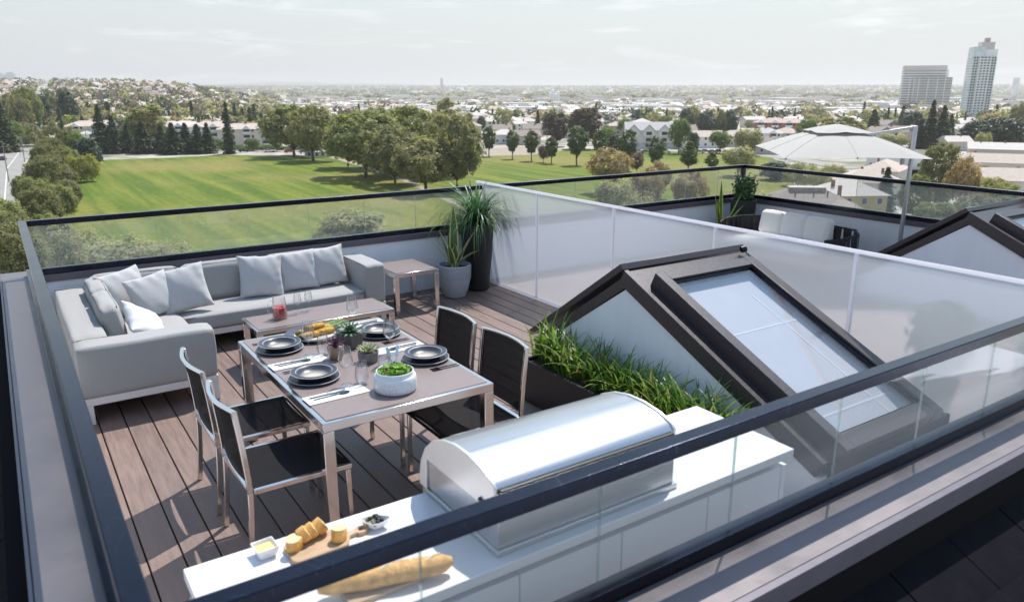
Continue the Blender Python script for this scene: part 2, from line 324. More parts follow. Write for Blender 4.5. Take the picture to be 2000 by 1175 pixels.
# parapets: wall, coping
def parapet(label, wall, cap, fascias):
    t = thing('parapet_wall', label, 'wall'); w = MB().box(*wall).build('wall', M_wall, t)
    MB().box(*cap).build('coping', M_cap, t, bevel=.006)
    for f in fascias: MB().box(*f).build('coping_fascia', M_fascia, t, bevel=.002, seg=1)
parapet('white rendered parapet behind the grey sofa, facing the park', (.17, 10.08, 8.27, 8.40, -.12, .655), (-.13, 10.3, 8.262, 8.56, .663, .72), [(.172, 10.09, 8.248, 8.261, .652, .7225)])
parapet('wide metal capped parapet running along the left edge', (-.06, .158, 1.45, 8.26, -.12, .655), (-.112, .155, 1.43, 8.26, .663, .72), [(-.127, -.113, 1.43, 8.56, .60, .7225), (.157, .171, 1.73, 8.247, .652, .7225)])
parapet('low metal capped parapet in front of the barbecue counter', (.16, 10.08, 1.5, 1.715, -.12, .655), (.157, 10.3, 1.43, 1.70, .663, .72), [(-.11, 10.3, 1.395, 1.428, .63, .7225), (.172, 10.06, 1.702, 1.718, .652, .7225)])
parapet('white parapet behind the woven sofa on the neighbouring terrace', (10.085, 10.25, 1.73, 8.26, -.12, .655), (10.10, 10.3, 1.71, 8.26, .663, .72), [(10.07, 10.083, 1.74, 8.246, .652, .7225)])
MB().box(-.11, 10.3, 1.40, 1.46, .2, .628).build('roof_upstand', M_joint, bld)
bpy.data.objects['roof_upstand'].location = (0, 0, -GZ)
MB().box(-.2, -.128, 1.4, 8.6, .1, .6).build('roof_upstand', M_joint, bld).location = (0, 0, -GZ)
# glass balustrades
def rail(label, p0, p1, joints, axis, skip_posts=True, ends=(0, 0)):
    t = thing('glass_railing', label, 'railing'); w = .064
    def seg(a, c, z0, z1, hw, off=0):
        return (a, c, p0[1] - hw + off, p0[1] + hw + off, z0, z1) if axis == 'x' else (p0[0] - hw + off, p0[0] + hw + off, a, c, z0, z1)
    A, B = (p0[0], p1[0]) if axis == 'x' else (p0[1], p1[1])
    MB().box(*seg(A - ends[0], B + ends[1], 1.187, 1.24, w / 2)).build('top_rail', M_rail, t, bevel=.004)
    MB().box(*seg(A, B, .722, .78, w / 2)).build('base_shoe', M_rail, t, bevel=.003)
    xs = [A] + [j for j in joints if A + .05 < j < B - .05] + [B]
    for a, c in zip(xs, xs[1:]):
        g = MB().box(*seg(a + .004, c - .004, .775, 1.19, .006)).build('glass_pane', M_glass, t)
    if len(xs) > 2:
        for j in xs[1:-1]:
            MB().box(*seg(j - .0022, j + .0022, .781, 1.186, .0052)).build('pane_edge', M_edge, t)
    return t
rail('glass railing with dark rail between the sofa and the park', (.157, 8.303, 0), (5.10, 8.303, 0), [.155 + .667 * k for k in range(1, 8)], 'x')
rail('glass railing along the park side of the neighbouring terrace', (5.15, 8.303, 0), (10.163, 8.303, 0), [5.9 + .727 * k for k in range(6)], 'x')
rail('scratched dark railing running away along the left edge', (.122, 1.65, 0), (.122, 8.335, 0), [], 'y')
rail('scratched dark railing crossing in front of the barbecue counter', (.155, 1.68, 0), (10.1, 1.68, 0), [.819 + .6545 * k for k in range(15)], 'x')
rr_ = rail('railing on the far right behind the umbrella pole', (10.131, 1.72, 0), (10.131, 8.27, 0), [8.27 - .664 * 3 + .001, 4.985, 3.65], 'y')
MB().box(10.09, 10.155, 8.27, 8.33, .782, 1.186).build('corner_post', M_rail, rr_, bevel=.003)
# frosted screen between the terraces
scr = thing('privacy_screen', 'frosted glass privacy screen dividing the two terraces', 'screen')
ys = [1.75, 1.78 + .0, 3.11, 4.445, 5.775, 7.105, 8.25]; ys = [1.76, 3.11, 4.445, 5.775, 7.105, 8.25]
for a, c in zip(ys, ys[1:]): MB().box(5.114, 5.126, a + .0145, c - .0145, .032, 1.258).build('frosted_pane', M_frost, scr)
MB().box(5.114, 5.126, 8.262, 8.41, .75, 1.258).build('frosted_pane', M_frost, scr)
for a in ys: MB().box(5.108, 5.132, a - .014, a + .014, .03, 1.258).build('mullion', M_frostrail, scr)
MB().box(5.108, 5.132, 8.412, 8.432, .722, 1.258).build('mullion', M_frostrail, scr)
MB().box(5.1, 5.14, 1.74, 8.435, 1.26, 1.284).build('top_rail', M_frostrail, scr, bevel=.003)
MB().box(5.102, 5.138, 1.74, 8.26, .001, .03).build('bottom_rail', M_frostrail, scr)

# roof dormers with a sloping skylight
def dormer(label):
    t = thing('roof_dormer', label, 'dormer', (3.7, 4.02, 0))
    def B(): return MB()
    def loc(mb): mb.v = [(x - 3.7, y - 4.02, z) for x, y, z in mb.v]; return mb
    x0, x1 = 3.7, 5.04
    loc(B().prism([(4.02, .995), (2.33, .215), (2.33, .001), (5.2, .001), (5.2, .2), ], 'x', x0 + .012, x1)).build('gable_wall', M_wall, t)
    def slab(pa, pb, th, xa, xb, off=0):
        (ya, za), (yb, zb) = pa, pb; d = Vector((0, yb - ya, zb - za)).normalized(); n = Vector((0, -d.z, d.y));
        if n.z < 0: n = -n
        q = [Vector((0, ya, za)) - n * off, Vector((0, yb, zb)) - n * off, Vector((0, yb, zb)) - n * (off + th), Vector((0, ya, za)) - n * (off + th)]
        return loc(B().prism([(p.y, p.z) for p in q], 'x', xa, xb))
    slab((4.075, 1.178), (5.24, .362), .05, x0 - .008, x1).build('roof_panel', M_dorm, t, bevel=.003, seg=1)
    slab((4.085, 1.135), (5.22, .342), .075, x0 + .004, x0 + .05, .064).build('rake_board', M_dorm, t, bevel=.002, seg=1)
    slab((4.03, 1.138), (2.287, .336), .118, x0 - .012, x0 + .03).build('rake_board', M_dorm, t, bevel=.003, seg=1)
    slab((4.04, 1.121), (2.287, .315), .06, x0 + .0305, x1).build('roof_panel', M_dorm, t)
    loc(B().box(x0 + .031, x1, 2.262, 2.286, .21, .325)).build('eave_fascia', M_dorm, t, bevel=.002, seg=1)
    # skylight in slope coordinates
    s_ = Vector((0, -.911, -.413)); n_ = Vector((0, -.413, .911)); o_ = Vector((0, 0, 1.12))
    def sb(xa, xb, sa, sbb, na, nb):
        m = B(); m.box(xa - 3.7, xb - 3.7, sa, sbb, na, nb); m.v = [tuple(Vector((v[0], 0, 0)) + o_ + s_ * v[1] + n_ * v[2]) for v in m.v]; return m
    sk = sb(3.80, 3.885, .17, 1.93, -.03, .105).build('skylight_frame', M_dorm, t, bevel=.004)
    sb(4.755, 4.85, .17, 1.93, -.03, .105).build('frame_bar', M_dorm, sk, bevel=.004)
    sb(3.8855, 4.7545, .17, .262, -.03, .104).build('frame_bar', M_dorm, sk, bevel=.004)
    sb(3.8855, 4.7545, 1.815, 1.929, -.03, .104).build('frame_bar', M_dorm, sk, bevel=.004)
    for q in ((3.886, 3.90, .262, 1.815), (4.74, 4.754, .262, 1.815), (3.90, 4.74, .262, .276), (3.90, 4.74, 1.80, 1.815)):
        sb(*q, .06, .088).build('inner_seal', M_rail, sk)
    sb(3.892, 4.75, .266, 1.812, .066, .074).build('pane', thin_glass('skylight_glass', (.975, .985, 1), 1.7, add=.05) if 'skylight_glass' not in MATS else MATS['skylight_glass'], sk)
    sb(3.89, 4.752, .264, 1.813, .002, .010).build('inner_blind', mk('skylight_blind', (.44, .445, .475), .6, var=.03), sk)
    sb(4.55, 4.564, .5, 1.75, .0105, .0125).build('reflection_line_down', M_white, sk); sb(3.93, 4.7, .82, .834, .0105, .0125).build('reflection_line_across', M_white, sk); sb(3.93, 4.7, 1.62, 1.636, .0105, .0125).build('reflection_line_across', M_white, sk)  # white strips added to imitate the screen mullions' reflection in the skylight
    # ridge motor housing
    loc(B().tube([(4.93, 4.0, 1.155), (4.965, 3.985, 1.165)], .028, 14)).build('ridge_motor', M_rail, t)
    return t
d1 = dormer('white gabled dormer with a sloping skylight beside the grass trough')
d2 = copy_tree(d1); d2.location.x += 4.97; tag(d2, 'white gabled dormer with skylight behind the frosted screen, far right')

# slate roof slopes below the parapets
M_tile_me = {}
def slates(name, label, o, u, v, nu, nv, w, h):
    base = bpy.data.objects.new(name, None); COL.objects.link(base); tag(base, label, 'roof')
    u = Vector(u).normalized(); v = Vector(v).normalized(); n = u.cross(v).normalized()
    if n.z < 0: n = -n
    o = Vector(o)
    pl = MB(); pl.add([o - n * .03 + u * 0, o - n * .03 + u * nu * w, o - n * .03 + u * nu * w + v * nv * h, o - n * .03 + v * nv * h], [(0, 1, 2, 3)]); pl.build('underlay', M_joint, base)
    mes = []
    for k in range(3):
        m = MB(); m.box(.004, w - .004, 0, h + .05, 0, .012); me = m.mesh('slate', M_slate); mes.append(me)
    for j in range(nv):
        for i in range(nu + (j % 2)):
            c = bpy.data.objects.new('slate', mes[(i * 5 + j * 3) % 3]); COL.objects.link(c); c.parent = base
            p = o + u * (i - .5 * (j % 2)) * w + v * (j * h - .05) + n * (.0 + rnd.uniform(0, .003))
            vt = (v - n * .07).normalized(); nn = u.cross(vt); 
            if nn.z < 0: nn = -nn
            M4 = Matrix((u, vt, nn)).transposed().to_4x4(); M4.translation = p + n * .03
            c.matrix_local = M4
slates('slate_roof', 'dark slate roof slope below the parapet, bottom right', (-.4, 1.37, .42), (1, 0, 0), (0, -1, -.42), 15, 8, .46, .27)
slates('slate_roof', 'dark slate roof strip beyond the left parapet', (-.19, 8.4, .42), (0, -1, 0), (-1, 0, -.5), 16, 4, .46, .27)
# ------------------------------------------------------------------ terrace furniture
def bars(t, spec, m, bevel=.004):
    for nm, a, c, w, h in spec: MB().bar(a, c, w, h).build(nm, m, t, bevel=bevel)
def metal_table(label, x0, x1, y0, y1, z, lw, rh, m_top=M_taupe, name='table'):
    cx, cy = (x0 + x1) / 2, (y0 + y1) / 2; a, c = (x1 - x0) / 2, (y1 - y0) / 2
    t = thing(name, label, 'table', (cx, cy, 0))
    for sx in (-1, 1):
        for sy in (-1, 1):
            x = sx * (a - lw / 2); y = sy * (c - lw / 2)
            MB().box(x - lw / 2, x + lw / 2, y - lw / 2, y + lw / 2, 0.001, z - rh).build('leg', M_steel, t, bevel=.004)
    for sy in (-1, 1): 
        y = sy * (c - lw / 2); MB().box(-a, a, y - lw / 2, y + lw / 2, z - rh + .0005, z).build('rail', M_steel, t, bevel=.004)
    for sx in (-1, 1):
        x = sx * (a - lw / 2); MB().box(x - lw / 2, x + lw / 2, -c + lw + .0005, c - lw - .0005, z - rh + .0005, z - .0005).build('rail', M_steel, t, bevel=.004)
    MB().box(-a + lw * .45, a - lw * .45, -c + lw * .45, c - lw * .45, z - .012, z + .0035).build('tabletop', m_top, t, bevel=.002, seg=1)
    return t
metal_table('large dining table with taupe top set for four', 1.205, 2.255, 3.552, 5.19, .736, .062, .052, name='dining_table')
metal_table('long low coffee table in front of the sofa with red drink jug', 1.64, 2.93, 6.36, 6.845, .416, .055, .045, name='coffee_table')
metal_table('square taupe side table between sofa arm and grey flowerpot', 3.44, 3.985, 7.42, 8.05, .466, .052, .05, name='side_table')

def make_chair():
    t = thing('dining_chair', 'x', 'chair'); hw = .262
    def lp(z): return -.004 + .034 * math.sin(min(1, z / .45) * math.pi / 2) if z < .45 else .03 - .04 * ((z - .45) / .44) ** 1.4
    for s in (-1, 1):
        y = s * (hw - .013)
        for nm, za, zb, k in (('leg', .001, .43, 5), ('back_post', .43, .888, 6)):
            m = MB(); zs = [za + (zb - za) * i / k for i in range(k + 1)]
            vs = []; 
            for z in zs: x = lp(z); vs += [(x - .014, y - .011, z), (x + .014, y - .011, z), (x + .014, y + .011, z), (x - .014, y + .011, z)]
            fs = [(0, 1, 2, 3), (4 * k + 3, 4 * k + 2, 4 * k + 1, 4 * k)]
            for i in range(k):
                for q in range(4): q2 = (q + 1) % 4; fs.append((4 * i + q, 4 * i + q2, 4 * i + 4 + q2, 4 * i + 4 + q))
            m.add(vs, fs); m.build(nm, M_steel, t, bevel=.003)
        MB().bar((.558, y, .001), (.552, y, .415), .022, .028, up=(1, 0, 0)).build('leg', M_steel, t, bevel=.003)
        MB().bar((.05, y, .433), (.575, y, .433), .022, .028).build('seat_rail', M_steel, t, bevel=.003)
    MB().bar((.036, -hw + .026, .428), (.036, hw - .026, .428), .03, .03).build('cross_rail', M_steel, t, bevel=.003)
    MB().bar((.556, -hw + .026, .425), (.556, hw - .026, .425), .024, .024).build('cross_rail', M_steel, t, bevel=.003)
    # slings
    m = MB(); nu, nv = 10, 10
    for i in range(nu + 1):
        for j in range(nv + 1):
            u = i / nu; v = j / nv; m.v.append((.056 + .519 * u + (.012 if i == nu else 0), (-hw + .026 + (2 * hw - .052) * v), .447 - .018 * math.sin(v * math.pi) * math.sin(u * math.pi) - (.014 if i == nu else 0)))
    for i in range(nu):
        for j in range(nv): a = i * (nv + 1) + j; m.f.append((a, a + 1, a + nv + 2, a + nv + 1)); m.mi.append(0)
    m.build('seat_sling', M_mesh, t, smooth=True)
    m = MB(); 
    def bow(v): return -.045 * math.sin(v * math.pi)
    for i in range(nu + 1):
        for j in range(nv + 1):
            u = i / nu; v = j / nv; z = .475 + (.885 - .475) * u; m.v.append((lp(z) + bow(v) * (.35 + .65 * u), (-hw + .026 + (2 * hw - .052) * v), z))
    for i in range(nu):
        for j in range(nv): a = i * (nv + 1) + j; m.f.append((a, a + 1, a + nv + 2, a + nv + 1)); m.mi.append(0)
    m.build('back_sling', M_mesh, t, smooth=True)
    m = MB(); k = 12; vs = []; fs = []
    for j in range(k + 1):
        v = j / k; x = lp(.888) + bow(v); y = -hw + .002 + (2 * hw - .004) * v
        vs += [(x - .011, y, .884), (x + .011, y, .884), (x + .011, y, .893), (x - .011, y, .893)]
    fs = [(0, 1, 2, 3), (4 * k + 3, 4 * k + 2, 4 * k + 1, 4 * k)]
    for j in range(k):
        for q in range(4): q2 = (q + 1) % 4; fs.append((4 * j + q, 4 * j + q2, 4 * j + 4 + q2, 4 * j + 4 + q))
    m.add(vs, fs).build('top_rail', M_steel, t)
    return t
ch = make_chair()
spots = [(.795, 3.862, 0, 'black sling chair left of the table, nearest the counter'), (.792, 4.511, 0, 'black sling chair left of the table, nearest the sofa'),
         (2.51, 3.842, math.pi, 'black sling chair right of the table, beside the grass trough'), (2.51, 4.451, math.pi, 'black sling chair right of the table, further from the barbecue')]
for i, (x, y, rz, lab) in enumerate(spots):
    o = ch if i == 0 else copy_tree(ch)
    o.location = (x, y, 0); o.rotation_euler = (0, 0, rz); tag(o, lab, 'chair', 'dining chairs around the table')

# corner sofa
sf = thing('corner_sofa', 'grey upholstered L-shaped corner sofa on a white frame', 'sofa', (0, 0, 0))
def soft_box(dx, dy, dz, r, puff, seed, n=14):
    rg = random.Random(seed); ph = [rg.uniform(0, 6.28) for _ in range(8)]; g = MB(); idx = {}; hd = (dx / 2, dy / 2, dz / 2)
    def pt(i, j, k):
        key = (i, j, k)
        if key in idx: return idx[key]
        q = [2 * a / n - 1 for a in (i, j, k)]; p = Vector([a * b for a, b in zip(q, hd)]); inn = Vector([max(-h + r, min(h - r, c)) for c, h in zip(p, hd)]); d = p - inn
        if d.length > 1e-6: p = inn + d.normalized() * r
        for ax in range(3):
            o1, o2 = [a for a in range(3) if a != ax]
            if abs(q[ax]) == 1: p[ax] += q[ax] * (puff * ((1 - q[o1] ** 2) * (1 - q[o2] ** 2)) ** .5 + .0025 * math.sin(5 * q[o1] + ph[ax]) * math.sin(4 * q[o2] + ph[ax + 3]))
        idx[key] = len(g.v); g.v.append(tuple(p)); return idx[key]
    for ax in range(3):
        for s in (0, n):
            for a in range(n):
                for b_ in range(n):
                    f = []
                    for da, db in ((0, 0), (1, 0), (1, 1), (0, 1)):
                        c = [0, 0, 0]; c[ax] = s; o1, o2 = [q for q in range(3) if q != ax]; c[o1] = a + da; c[o2] = b_ + db; f.append(pt(*c))
                    g.f.append(tuple(f)); g.mi.append(0)
    return g
def cush(name, x0, x1, y0, y1, z0, z1, par=sf, m=M_sofa, r=.03, pipe=None):
    puff = .012 if 'cushion' in name else .004
    o = soft_box(x1 - x0, y1 - y0, z1 - z0, r, puff, int(x0 * 100 + y0 * 10)).build(name, m, par); shade(o, 80); o.location = ((x0 + x1) / 2, (y0 + y1) / 2, (z0 + z1) / 2)
    return o
FY = 7.33
cush('armrest', .275, 1.24, 6.052, 6.29, .208, .60, r=.028)
cush('backrest', .275, .52, 6.294, 8.20, .208, .597, r=.028)
cush('backrest', .524, 3.29, 7.96, 8.20, .208, .598, r=.028)
cush('armrest', 3.055, 3.29, FY, 7.956, .208, .628, r=.028)
cush('seat_cushion', .524, 1.236, 6.294, 7.956, .208, .375, r=.032)
cush('seat_cushion', 1.242, 3.05, FY, 7.956, .208, .365, r=.032)
b = MB(); b.box(.28, 1.235, 6.06, 7.9, .15, .2075); b.build('base_frame', M_frameW, sf, bevel=.004)
b = MB(); b.box(1.236, 3.285, FY + .01, 8.19, .15, .2075); b.build('base_frame', M_frameW, sf, bevel=.004)
for x, y in ((.31, 6.09), (1.205, 6.09), (.31, 8.15), (3.255, FY + .04), (3.255, 8.15), (1.27, FY + .04)):
    MB().box(x - .028, x + .028, y - .028, y + .028, .001, .1495).build('leg', M_frameW, sf, bevel=.003)
def rot_box(name, c, dims, rot, m, par, r=.035, seg=4):
    o = soft_box(*dims, r, .014, int(c[0] * 100 + c[1] * 37)).build(name, m, par); shade(o, 80); o.location = c; o.rotation_euler = rot; return o
def piping(path, par, r=.0045): MB().tube(path, r, 6).build('piping', M_pipe, par, smooth=True)
for xa, xb in ((.56, 1.345), (1.365, 2.165), (2.195, 3.0)):
    o = rot_box('back_cushion', ((xa + xb) / 2, 7.90, .555), (xb - xa, .15, .36), (R(-10), 0, 0), M_sofa, sf, r=.045)
    hx = (xb - xa) / 2 - .02
    piping([(-hx, -.062, .166), (hx, -.062, .166)], o); piping([(-hx, .062, .166), (hx, .062, .166)], o)
for ya, yb in ((6.62, 7.27), (7.28, 7.86)):
    o = rot_box('back_cushion', (.60, (ya + yb) / 2, .555), (.15, yb - ya, .36), (0, R(-8), 0), M_sofa, sf, r=.045)
    hy = (yb - ya) / 2 - .02
    for sx in (-.062, .062): piping([(sx, -hy, .166), (sx, hy, .166)], o)
piping([(.30, 6.075, .588), (1.21, 6.075, .588)], sf); piping([(.29, 6.3, .585), (.29, 8.17, .585)], sf); piping([(.30, 6.285, .597), (.545, 6.285, .597)], sf)
piping([(1.26, FY + .006, .345), (3.04, FY + .006, .345)], sf); piping([(1.238, 6.32, .352), (1.238, FY, .352)], sf); piping([(3.06, FY + .03, .625), (3.06, 7.93, .625)], sf)
for yy in (FY + .004,): piping([(1.26, yy, .33), (3.04, yy, .33)], sf, .003)
def pillow(label, c, s, rot, m=M_pillow, th=.085, seed=1):
    rg = random.Random(seed); n = 22; g = MB(); idx = {}
    ph = [rg.uniform(0, 6.28) for _ in range(6)]
    for side in (1, -1):
        for i in range(n + 1):
            for j in range(n + 1):
                if side < 0 and (i in (0, n) or j in (0, n)): idx[(side, i, j)] = idx[(1, i, j)]; continue
                u = 2 * i / n - 1; v = 2 * j / n - 1
                pin = 1 - .10 * (1 - abs(v) ** 2.2) * abs(u) ** 3; pin2 = 1 - .10 * (1 - abs(u) ** 2.2) * abs(v) ** 3
                h = ((1 - u ** 2) * (1 - v ** 2)) ** .42 * th * (1 + .10 * math.sin(3.1 * u + ph[0]) * math.sin(2.7 * v + ph[1]))
                w = .006 * math.sin(11 * u + 5 * v + ph[2]) * (1 - (1 - u * u) * (1 - v * v)) + .004 * math.sin(17 * v + ph[3]) * abs(u) ** 4 + .004 * math.sin(19 * u + ph[4]) * abs(v) ** 4
                idx[(side, i, j)] = len(g.v); g.v.append((u * s / 2 * pin, v * s / 2 * pin2, side * h + w))
    for side in (1, -1):
        for i in range(n):
            for j in range(n):
                f = [idx[(side, i, j)], idx[(side, i + 1, j)], idx[(side, i + 1, j + 1)], idx[(side, i, j + 1)]]
                if side < 0: f = f[::-1]
                g.f.append(tuple(f)); g.mi.append(0)
    o = g.build('throw_pillow', m, smooth=False, sub=1); shade(o, 80); o.location = c; o.rotation_euler = rot
    tag(o, label, 'pillow', 'throw pillows on the sofa'); return o
def pil(label, x, y, z, yaw, lean, roll, s=.44, m=M_pillow, th=.085, seed=1):
    # stands on an edge: face normal starts along -Y, leaned back, turned by yaw
    e = Matrix.Rotation(yaw, 4, 'Z') @ Matrix.Rotation(R(90) - lean, 4, 'X') @ Matrix.Rotation(roll, 4, 'Z')
    return pillow(label, (x, y, z), s, e.to_euler(), m, th, seed)
pil('grey throw pillow in the sofa corner, leftmost of the three leaning pillows', .83, 7.72, .585, R(24), R(24), R(6), .46, seed=2)
pil('grey throw pillow in the sofa corner, middle of the three leaning pillows', 1.03, 7.55, .56, R(14), R(24), R(8), .43, seed=3)
pil('grey throw pillow in the sofa corner, front and rightmost of three', 1.31, 7.56, .58, R(-16), R(26), R(12), .47, seed=4)
pil('grey throw pillow on the long seat, leftmost of the right three', 2.08, 7.70, .575, R(-8), R(18), R(-2), .46, seed=5)
pil('grey throw pillow on the long seat, middle of the right three', 2.47, 7.74, .575, R(-4), R(16), R(2), .44, seed=6)
pil('grey throw pillow against the right sofa arm', 2.80, 7.76, .58, R(-3), R(15), R(4), .44, seed=7)
pil('small white throw pillow propped in the near left corner', .84, 6.72, .53, R(64), R(42), R(38), .40, M_pillowW, .07, seed=8)

# barbecue counter
ct = thing('kitchen_counter', 'long white outdoor kitchen counter carrying the barbecue and bread', 'counter', (0, 0, 0))
MB().box(.315, 2.738, 1.845, 2.418, .84, .88).build('worktop', M_white, ct, bevel=.003)
MB().box(.35, 2.70, 1.90, 2.38, .03, .79).build('cabinet', M_white, ct)
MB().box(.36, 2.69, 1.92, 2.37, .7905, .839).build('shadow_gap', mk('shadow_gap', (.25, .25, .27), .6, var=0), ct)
for i in range(5):
    a = .351 + i * .4697; MB().box(a + .002, a + .4672, 1.872, 1.899, .04, .795).build('door_panel', M_white, ct, bevel=.002, seg=1)
    MB().box(a + .002, a + .4672, 2.381, 2.405, .04, .795).build('door_panel', M_white, ct, bevel=.002, seg=1)
MB().box(2.7005, 2.735, 1.872, 2.405, .03, .795).build('end_panel', M_white, ct, bevel=.002, seg=1); MB().box(.318, .3495, 1.9, 2.38, .03, .795).build('end_panel', M_white, ct, bevel=.002, seg=1)
# barbecue
gr_ = thing('barbecue_grill', 'stainless steel barbecue with curved lid built into the counter', 'barbecue', (1.22, 1.9, .88))
X1 = .825
MB().box(-.012, X1 + .012, -.012, .51, .0005, .022).build('base_flange', M_brushed, gr_, bevel=.003)
MB().box(0, X1, 0, .50, .0225, .15).build('firebox', M_brushed, gr_, bevel=.004)
prof = [(0.012, .152), (.012, .243), (.03, .262), (.10, .285), (.19, .298), (.28, .297), (.37, .279), (.45, .243), (.51, .19), (.545, .13), (.56, .06), (.56, .02), (.5005, .02), (.5005, .152)]
MB().prism(prof, 'x', .004, X1 - .004).build('lid', M_brushed, gr_, smooth=True)
for a, c in ((-.010, .0035), (X1 - .0035, X1 + .010)): MB().prism([(y * 1.0 - .004, z + .006) if z > .16 else (y, z) for y, z in prof], 'x', a, c).build('lid_end', mk('satin_steel', (.80, .79, .77), .38, metal=.9, var=.03), gr_, bevel=.003)
MB().box(.012, X1 - .012, -.003, .0115, .172, .240).build('lid_vent', mk('dark_slot', (.02, .02, .02), .5, var=0), gr_)
h = MB().tube([(.08, .60, .06), (X1 - .08, .60, .06)], .012, 12).build('handle', M_steel, gr_, smooth=True)
for x in (.1, X1 - .1): MB().bar((x, .558, .06), (x, .60, .06), .018, .018).build('handle_bracket', M_steel, h)
MB().box(.01, X1 - .01, .501, .575, -.15, .016).build('control_panel', M_brushed, gr_, bevel=.004)
for k in range(4): MB().tube([(.14 + k * .18, .575, -.07), (.14 + k * .18, .60, -.07)], .022, 14).build('knob', M_steel, gr_)
MB().bar((-.012, .10, .175), (-.012, .02, .15), .012, .012).build('hinge', mk('dark_slot', (.02, .02, .02)), gr_)
# ------------------------------------------------------------------ things on the tables
T = .7398
def glaze():
    m = bpy.data.materials.new('bowl_glaze'); m.use_nodes = True; n = m.node_tree.nodes; l = m.node_tree.links; b = n['Principled BSDF']; b.inputs['Roughness'].default_value = .32
    t = n.new('ShaderNodeTexCoord'); mp = n.new('ShaderNodeMapping'); mp.inputs['Scale'].default_value = (1, 1, 0); l.new(t.outputs['Object'], mp.inputs[0])
    v = n.new('ShaderNodeVectorMath'); v.operation = 'LENGTH'; l.new(mp.outputs[0], v.inputs[0])
    r = n.new('ShaderNodeValToRGB'); e = r.color_ramp.elements; e[0].position = .03; e[0].color = (.50, .46, .38, 1); e[1].position = .088; e[1].color = (.035, .04, .062, 1); k = e.new(.06); k.color = (.30, .28, .25, 1)
    l.new(v.outputs['Value'], r.inputs[0]); l.new(r.outputs[0], b.inputs['Base Color']); return m
M_plate = mk('plate_glaze', (.045, .05, .075), .34, var=.1, scale=30)
M_bowl = glaze()
M_rim = mk('plate_rim', (.35, .35, .36), .4, var=0)
M_cream = mk('platter_glaze', (.55, .52, .46), .3, var=.04)
M_napkin = mk('napkin_linen', (.74, .73, .70), .9, var=.03, scale=60, bump=.2, bscale=300)
M_cutl = mk('dark_cutlery', (.10, .11, .13), .22, metal=1, var=0)
def lathe_obj(name, prof, mats, loc, n=40, parent=None, lab=None, cat=None, group=None, smooth=True):
    o = MB().lathe(prof, n).build(name, mats, parent, smooth=smooth); o.location = loc
    if lab: tag(o, lab, cat, group)
    return o
def setting(x, y, who):
    p = lathe_obj('plate', [(0, .004), (.085, .004), (.10, .008), (.148, .016), (.151, .018), (.148, .020), (.10, .013), (0, .010)], M_plate, (x, y, T), lab='flat dark plate under the bowl, ' + who, cat='plate', group='dinner plates')
    MB().lathe([(.1475, .0205), (.1515, .0195), (.1515, .0175), (.149, .0163)], 48).build('rim_line', M_rim, p, smooth=True)
    q = lathe_obj('soup_bowl', [(0, .0135), (.06, .0135), (.092, .02), (.104, .04), (.108, .0475), (.136, .052), (.138, .054), (.136, .056), (.106, .0535), (.098, .046), (.085, .03), (.06, .0225), (0, .0215)], M_bowl, (x, y, T), lab='wide rimmed dark bowl with cream centre, ' + who, cat='bowl', group='soup bowls')
    MB().lathe([(.1355, .0565), (.1385, .0555), (.1385, .0535), (.136, .0517)], 48).build('rim_line', M_rim, q, smooth=True)
    MB().lathe([(.1085, .0555), (.1055, .0550), (.1035, .0530)], 48).build('rim_line', M_rim, q, smooth=True)
def knife(x, y, z, rz, lab, kind='knife', L_=.2):
    m = MB()
    if kind == 'knife': m.box(-L_ / 2, 0, -.006, .006, 0, .004); m.prism([(0, -.007), (L_ * .42, -.008), (L_ * .5, .004), (0, .006)], 'z', .001, .003)
    elif kind == 'spoon':
        m.box(-L_ / 2, L_ * .27, -.0045, .0045, 0, .004); vs = []; k = 14
        for i in range(k): a = 2 * math.pi * i / k; vs.append((L_ * .37 + .032 * math.cos(a), .02 * math.sin(a), .006))
        vs.append((L_ * .37, 0, .001)); m.add(vs, [(i, (i + 1) % k, k) for i in range(k)])
    else:
        m.box(-L_ / 2, L_ * .2, -.0045, .0045, 0, .004); m.box(L_ * .2, L_ * .3, -.011, .011, .001, .004)
        for q in (-.009, -.003, .003, .009): m.box(L_ * .3, L_ * .5, q - .0014, q + .0014, .001, .0035)
    o = m.build(kind, M_cutl); o.location = (x, y, z); o.rotation_euler = (0, 0, rz); tag(o, lab, kind, kind + 's on the dining table'); return o
S4 = [('left seat nearer the counter', 1.392, 4.19, 1, 3.88), ('left seat nearer the sofa', 1.388, 4.835, 1, 4.52), ('right seat nearer the counter', 2.105, 4.13, -1, 4.42), ('right seat nearer the sofa', 2.075, 4.77, -1, 5.06)]
for who, x, y, sx, ny in S4:
    setting(x, y, who)
    nx = 1.408 if sx > 0 else 2.05
    o = MB().box(-.18, .18, -.062, .062, 0, .005).build('napkin', M_napkin, bevel=.0015, seg=1); o.location = (nx, ny, T); o.rotation_euler = (0, 0, R(2) * sx); tag(o, 'folded white napkin at the ' + who, 'napkin', 'napkins beside the plates')
    rz = 0 if sx > 0 else math.pi
    knife(nx - .05 * sx, ny + .022, T + .0055, rz + R(2), 'dark knife on the napkin, ' + who, 'knife')
    knife(nx - .03 * sx, ny - .008, T + .0055, rz + R(3), 'dark spoon on the napkin, ' + who, 'spoon', .21)
    fy = y + .185 if sx > 0 else y - .185
    for k in (0, 1): knife(x - .03 * sx, fy + (.028 * k if sx > 0 else -.03 * k), T, rz + R(1), ('outer' if k else 'inner') + ' dark fork beside the plate, ' + who, 'fork', .19)
wine_prof = [(0, .001), (.036, .001), (.037, .003), (.012, .008), (.0045, .014), (.0035, .06), (.0045, .098), (.022, .113), (.043, .145), (.0435, .15), (.031, .238), (.0295, .238), (.041, .15), (.021, .117), (0, .105)]
